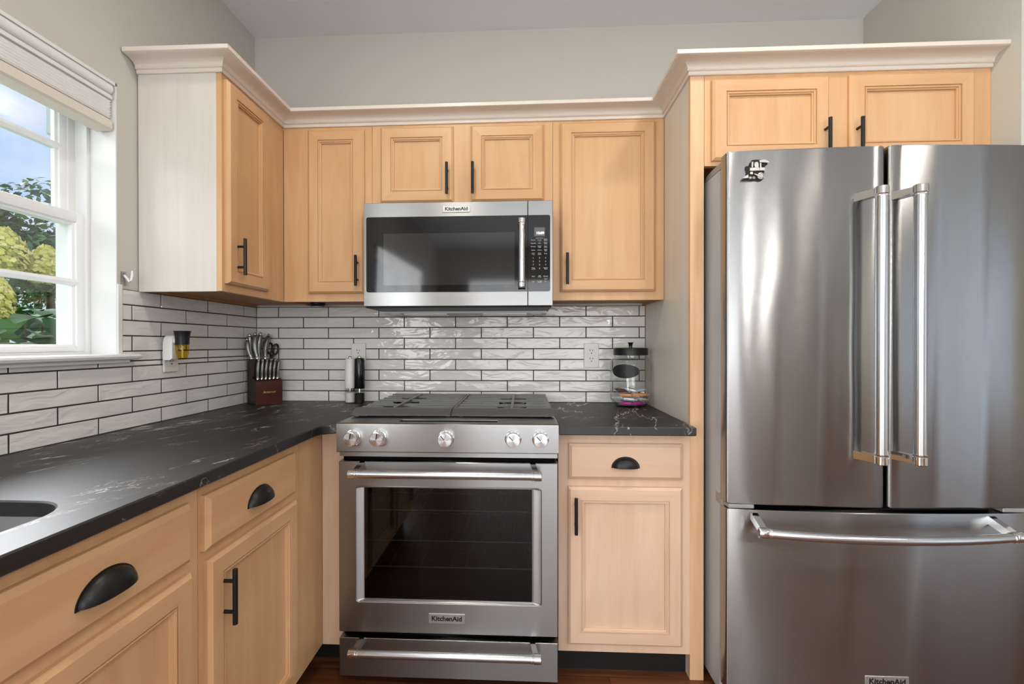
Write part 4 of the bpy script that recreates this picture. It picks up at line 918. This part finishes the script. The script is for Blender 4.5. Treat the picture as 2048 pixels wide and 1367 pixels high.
for k_, *a in [('pink', -.030, -.050, .020, -22, 0, 0), ('pink', .022, -.052, .020, 22, 0, 0), ('pink', -.02, .0, .018, 80, 0, 0), ('silver', .03, .01, .018, 60, 0, 0), ('silver', -.045, .02, .032, 70, 0, 0), ('silver', .0, .045, .020, 10, 0, 0),
               ('silver', -.020, -.058, .040, -10, 8, 4), ('silver', .040, -.048, .038, 40, -6, 6), ('brown', .062, -.018, .042, 80, 0, 8), ('silver', -.060, -.030, .044, -50, 0, -6), ('silver', .0, .0, .036, 30, 0, 0),
               ('orange', -.034, -.056, .058, -14, 6, 2), ('orange', .018, -.062, .060, 8, 4, 3), ('orange', .052, -.040, .058, 45, 0, 4), ('silver', .03, .035, .04, -30, 0, 0), ('brown', -.01, .02, .054, 55, 0, 0),
               ('silver', .030, -.020, .076, 18, 10, -8), ('silver', -.005, -.030, .078, -25, 0, 12), ('brown', -.045, -.020, .076, 15, 5, 10), ('silver', .055, .0, .066, 70, 0, -6)]: candy(k_, *a)

# ------------------------------------------------------------------ recessed ceiling lights (above and behind the camera)
M['lampdisc'] = pmat('lit_lamp_disc', (255, 244, 226), .5, var=.01, emit=((255, 238, 214), 3.))
for i, (x, y) in enumerate(CANS):
    T = thing('ceiling_light', 'white recessed ceiling light', 'ceiling light', (x, y, CEIL), 'recessed ceiling lights')
    b = MB(); b.lathe([(.075, CEIL - .0005), (.092, CEIL - .0005), (.092, CEIL - .006), (.075, CEIL - .004)], Matrix.Translation((x, y, 0)), 32, 0, False); b.build('trim_ring', M['white'], T, 40)
    b = MB(); b.lathe([(.075, CEIL - .002), (.001, CEIL - .002)], Matrix.Translation((x, y, 0)), 32); b.build('lens', M['lampdisc'], T)
    lamp('lamp', 'AREA', CAN_W, (0, 0, -.012), None, (1, .95, .89), T, shape='DISK', size=.14)

# pendants added behind the camera to light the ceiling and streak the fridge
for x, y in ADDED_PENDANTS:
    T = thing('added_pendant', 'added globe pendant lamp that lights the ceiling and streaks the fridge', 'pendant lamp', (x, y, CEIL), 'added fill pendants')
    b = MB(); b.lathe([(.055, CEIL - .0005), (.055, CEIL - .02), (.01, CEIL - .03)], Matrix.Translation((x, y, 0)), 24); b.build('canopy', M['black'], T, 40)
    b = MB(); b.cyl((x, y, CEIL - .025), (x, y, 2.18), .005, 10); b.build('rod', M['black'], T)
    b = MB(); b.lathe([(.012, 2.20), (.032, 2.18), (.034, 2.13), (.001, 2.13)], Matrix.Translation((x, y, 0)), 24); b.build('socket', M['black'], T, 40)
    lamp('lamp', 'POINT', PEND_W, (0, 0, 2.03 - CEIL), None, (1, .97, .93), T, shadow_soft_size=.05)

# ------------------------------------------------------------------ outside the window
def leafy(mb, c, r, n, size, squash=(1, 1, 1), mi=0, nmi=1):
    for _ in range(n):
        d = Vector((random.gauss(0, 1), random.gauss(0, 1), random.gauss(0, 1))).normalized(); k = random.uniform(.72, 1.03)
        p = Vector(c) + Vector((d.x * r * squash[0], d.y * r * squash[1], d.z * r * squash[2])) * k
        nrm = (d + Vector((random.uniform(-.6, .6), random.uniform(-.6, .6), random.uniform(-.3, .7)))).normalized()
        t = nrm.cross(Vector((random.gauss(0, 1), random.gauss(0, 1), random.gauss(0, 1)))).normalized(); q = nrm.cross(t); s = size * random.uniform(.6, 1.3)
        f = mb.quad([p - t * s, p - q * s * .5 + nrm * s * .1, p + t * s, p + q * s * .5 + nrm * s * .1], mi + random.randrange(nmi))
def bigleaf(mb, p, d, up, L, w, mi):
    d = d.normalized(); sd = d.cross(up).normalized(); nrm = sd.cross(d)
    prof = [(0, .0), (.12, .55), (.35, 1.), (.6, .88), (.82, .5), (1., .0)]
    prev = None
    for t, k in prof:
        c = p + d * L * t - nrm * L * .22 * t * t
        ring = [mb.bm.verts.new(c - sd * w * k + nrm * w * .28 * k), mb.bm.verts.new(c), mb.bm.verts.new(c + sd * w * k + nrm * w * .28 * k)]
        if prev:
            for i in range(2):
                f = mb.bm.faces.new((prev[i], prev[i + 1], ring[i + 1], ring[i])); f.material_index = mi
        prev = ring
G = [pmat('leaf_green', (58, 104, 34), .8, spec=.2, var=.3, scale=12), pmat('leaf_dark_green', (34, 76, 28), .8, spec=.2, var=.3, scale=12), pmat('leaf_light_green', (92, 132, 48), .8, spec=.2, var=.3, scale=12)]
FL = [pmat('panicle_lime', (186, 182, 92), .7, var=.15, scale=40), pmat('panicle_cream', (200, 194, 124), .7, var=.12, scale=40), pmat('panicle_green', (150, 158, 66), .7, var=.15, scale=40)]
HY_ = thing('hydrangea_bush', 'hydrangea bush with lime panicles and broad leaves outside the window', 'bush', (-1.1, .0, 0))
b = MB()
for i in range(330):
    x = random.uniform(-1.6, -.70); t = (-.62 - x); y = -.62 + t * .92 + random.uniform(-.42, .50); z = random.uniform(.45, 1.36 + .06 * t)
    d = Vector((random.uniform(.1, 1.), -random.uniform(.2, 1.), random.uniform(-.7, .35)))
    bigleaf(b, Vector((x, y, z)), d, Vector((random.uniform(-.3, .3), random.uniform(-.3, .3), 1)), random.uniform(.14, .21), random.uniform(.052, .078), random.choice((0, 0, 1, 1, 2)))
b.build('foliage', G, HY_, 60, fixn=False)
def panicle(cx, cy, z0, z1, r):
    b = MB(); H = z1 - z0
    for i in range(700):
        t = random.random() ** .8; a = random.uniform(0, 2 * pi); rr_ = r * (math.sin(pi * (.22 + .74 * t)) ** .8) * random.uniform(.78, 1.05); p = Vector((cx + rr_ * cos(a), cy + rr_ * sin(a), z0 + H * t))
        n_ = Vector((cos(a), sin(a), .4 + random.uniform(-.5, .5))).normalized(); tt = n_.cross(Vector((random.gauss(0, 1), random.gauss(0, 1), random.gauss(0, 1)))).normalized(); q = n_.cross(tt); s = random.uniform(.010, .017); mi = random.choice((0, 0, 1, 1, 2))
        b.quad([p - tt * s, p - q * s * .8, p + tt * s, p + q * s * .8], mi)
    b.ellipsoid((cx, cy, z0 + H * .42), r * .72, r * .72, H * .42, 14, 2)
    b.build('panicle', FL, HY_, None, fixn=False)
panicle(-1.05, -.245, 1.53, 1.735, .088); panicle(-1.02, -.085, 1.51, 1.685, .085); panicle(-1.0, -.31, 1.32, 1.50, .055)
b = MB()
for x, y in ((-1.0, -.2), (-1.2, .06), (-.85, -.45), (-1.3, -.1)): b.tube([(x - .1, y, 0), (x, y, .7), (x, y, 1.35)], .004, 6)
b.build('stems', pmat('bush_stems', (94, 76, 48), .8, var=.2), HY_)
bark = pmat('tree_bark', (92, 76, 58), .9, var=.3)
TG = [pmat('tree_leaf', (62, 98, 52), .6, var=.35, scale=6), pmat('tree_leaf_dark', (40, 70, 40), .6, var=.35, scale=6), pmat('tree_leaf_light', (92, 128, 74), .6, var=.35, scale=6)]
TREES = [(-6.4, 4.2, 3.65, .92, 'loose green tree whose twig tops show at the left of the window'), (-8.7, 7.1, 3.75, 1.3, 'broad green tree right behind the hydrangea panicles'), (-12.6, 10.4, 4.6, 1.6, 'dark far tree seen between the two nearer trees')]
for x, y, h, r, lab_ in TREES:
    T = thing('garden_tree', lab_, 'tree', (x, y, 0), 'trees beyond the window')
    b = MB()
    for _ in range(7):
        c = (x + random.uniform(-.6, .6) * r, y + random.uniform(-.6, .6) * r, h - r * .8 + random.uniform(-.5, .45) * r); leafy(b, c, r * random.uniform(.45, .7), 420, .07, (1, 1, .9), 0, 3)
    b.build('crown', TG, T, None, fixn=False)
    b = MB(); b.tube([(x, y, -.3), (x + .05, y, h * .4), (x, y, h * .75)], [.12, .09, .05], 8); b.build('trunk', bark, T, 60)
b = MB(); b.box(-30, -.201, -20, 30, -.35, -.25); o = b.build('lawn', pmat('lawn_grass', (86, 122, 52), .9, var=.3, scale=30, bump=.3, bscale=80)); tag(o, 'green lawn outside the kitchen window', 'grass'); o['kind'] = 'structure'
T = thing('gutter', 'pale grey-green gutter end seen at the top of the window', 'gutter', (-.75, -.25, 2.2))
b = MB(); b.box(-.82, -.70, -.27, -.2, 2.155, 2.40, .004, 1); b.box(-.72, -.20, -.25, -.20, 2.30, 2.40); b.build('channel', pmat('gutter_paint', (176, 190, 182), .5, var=.03), T)
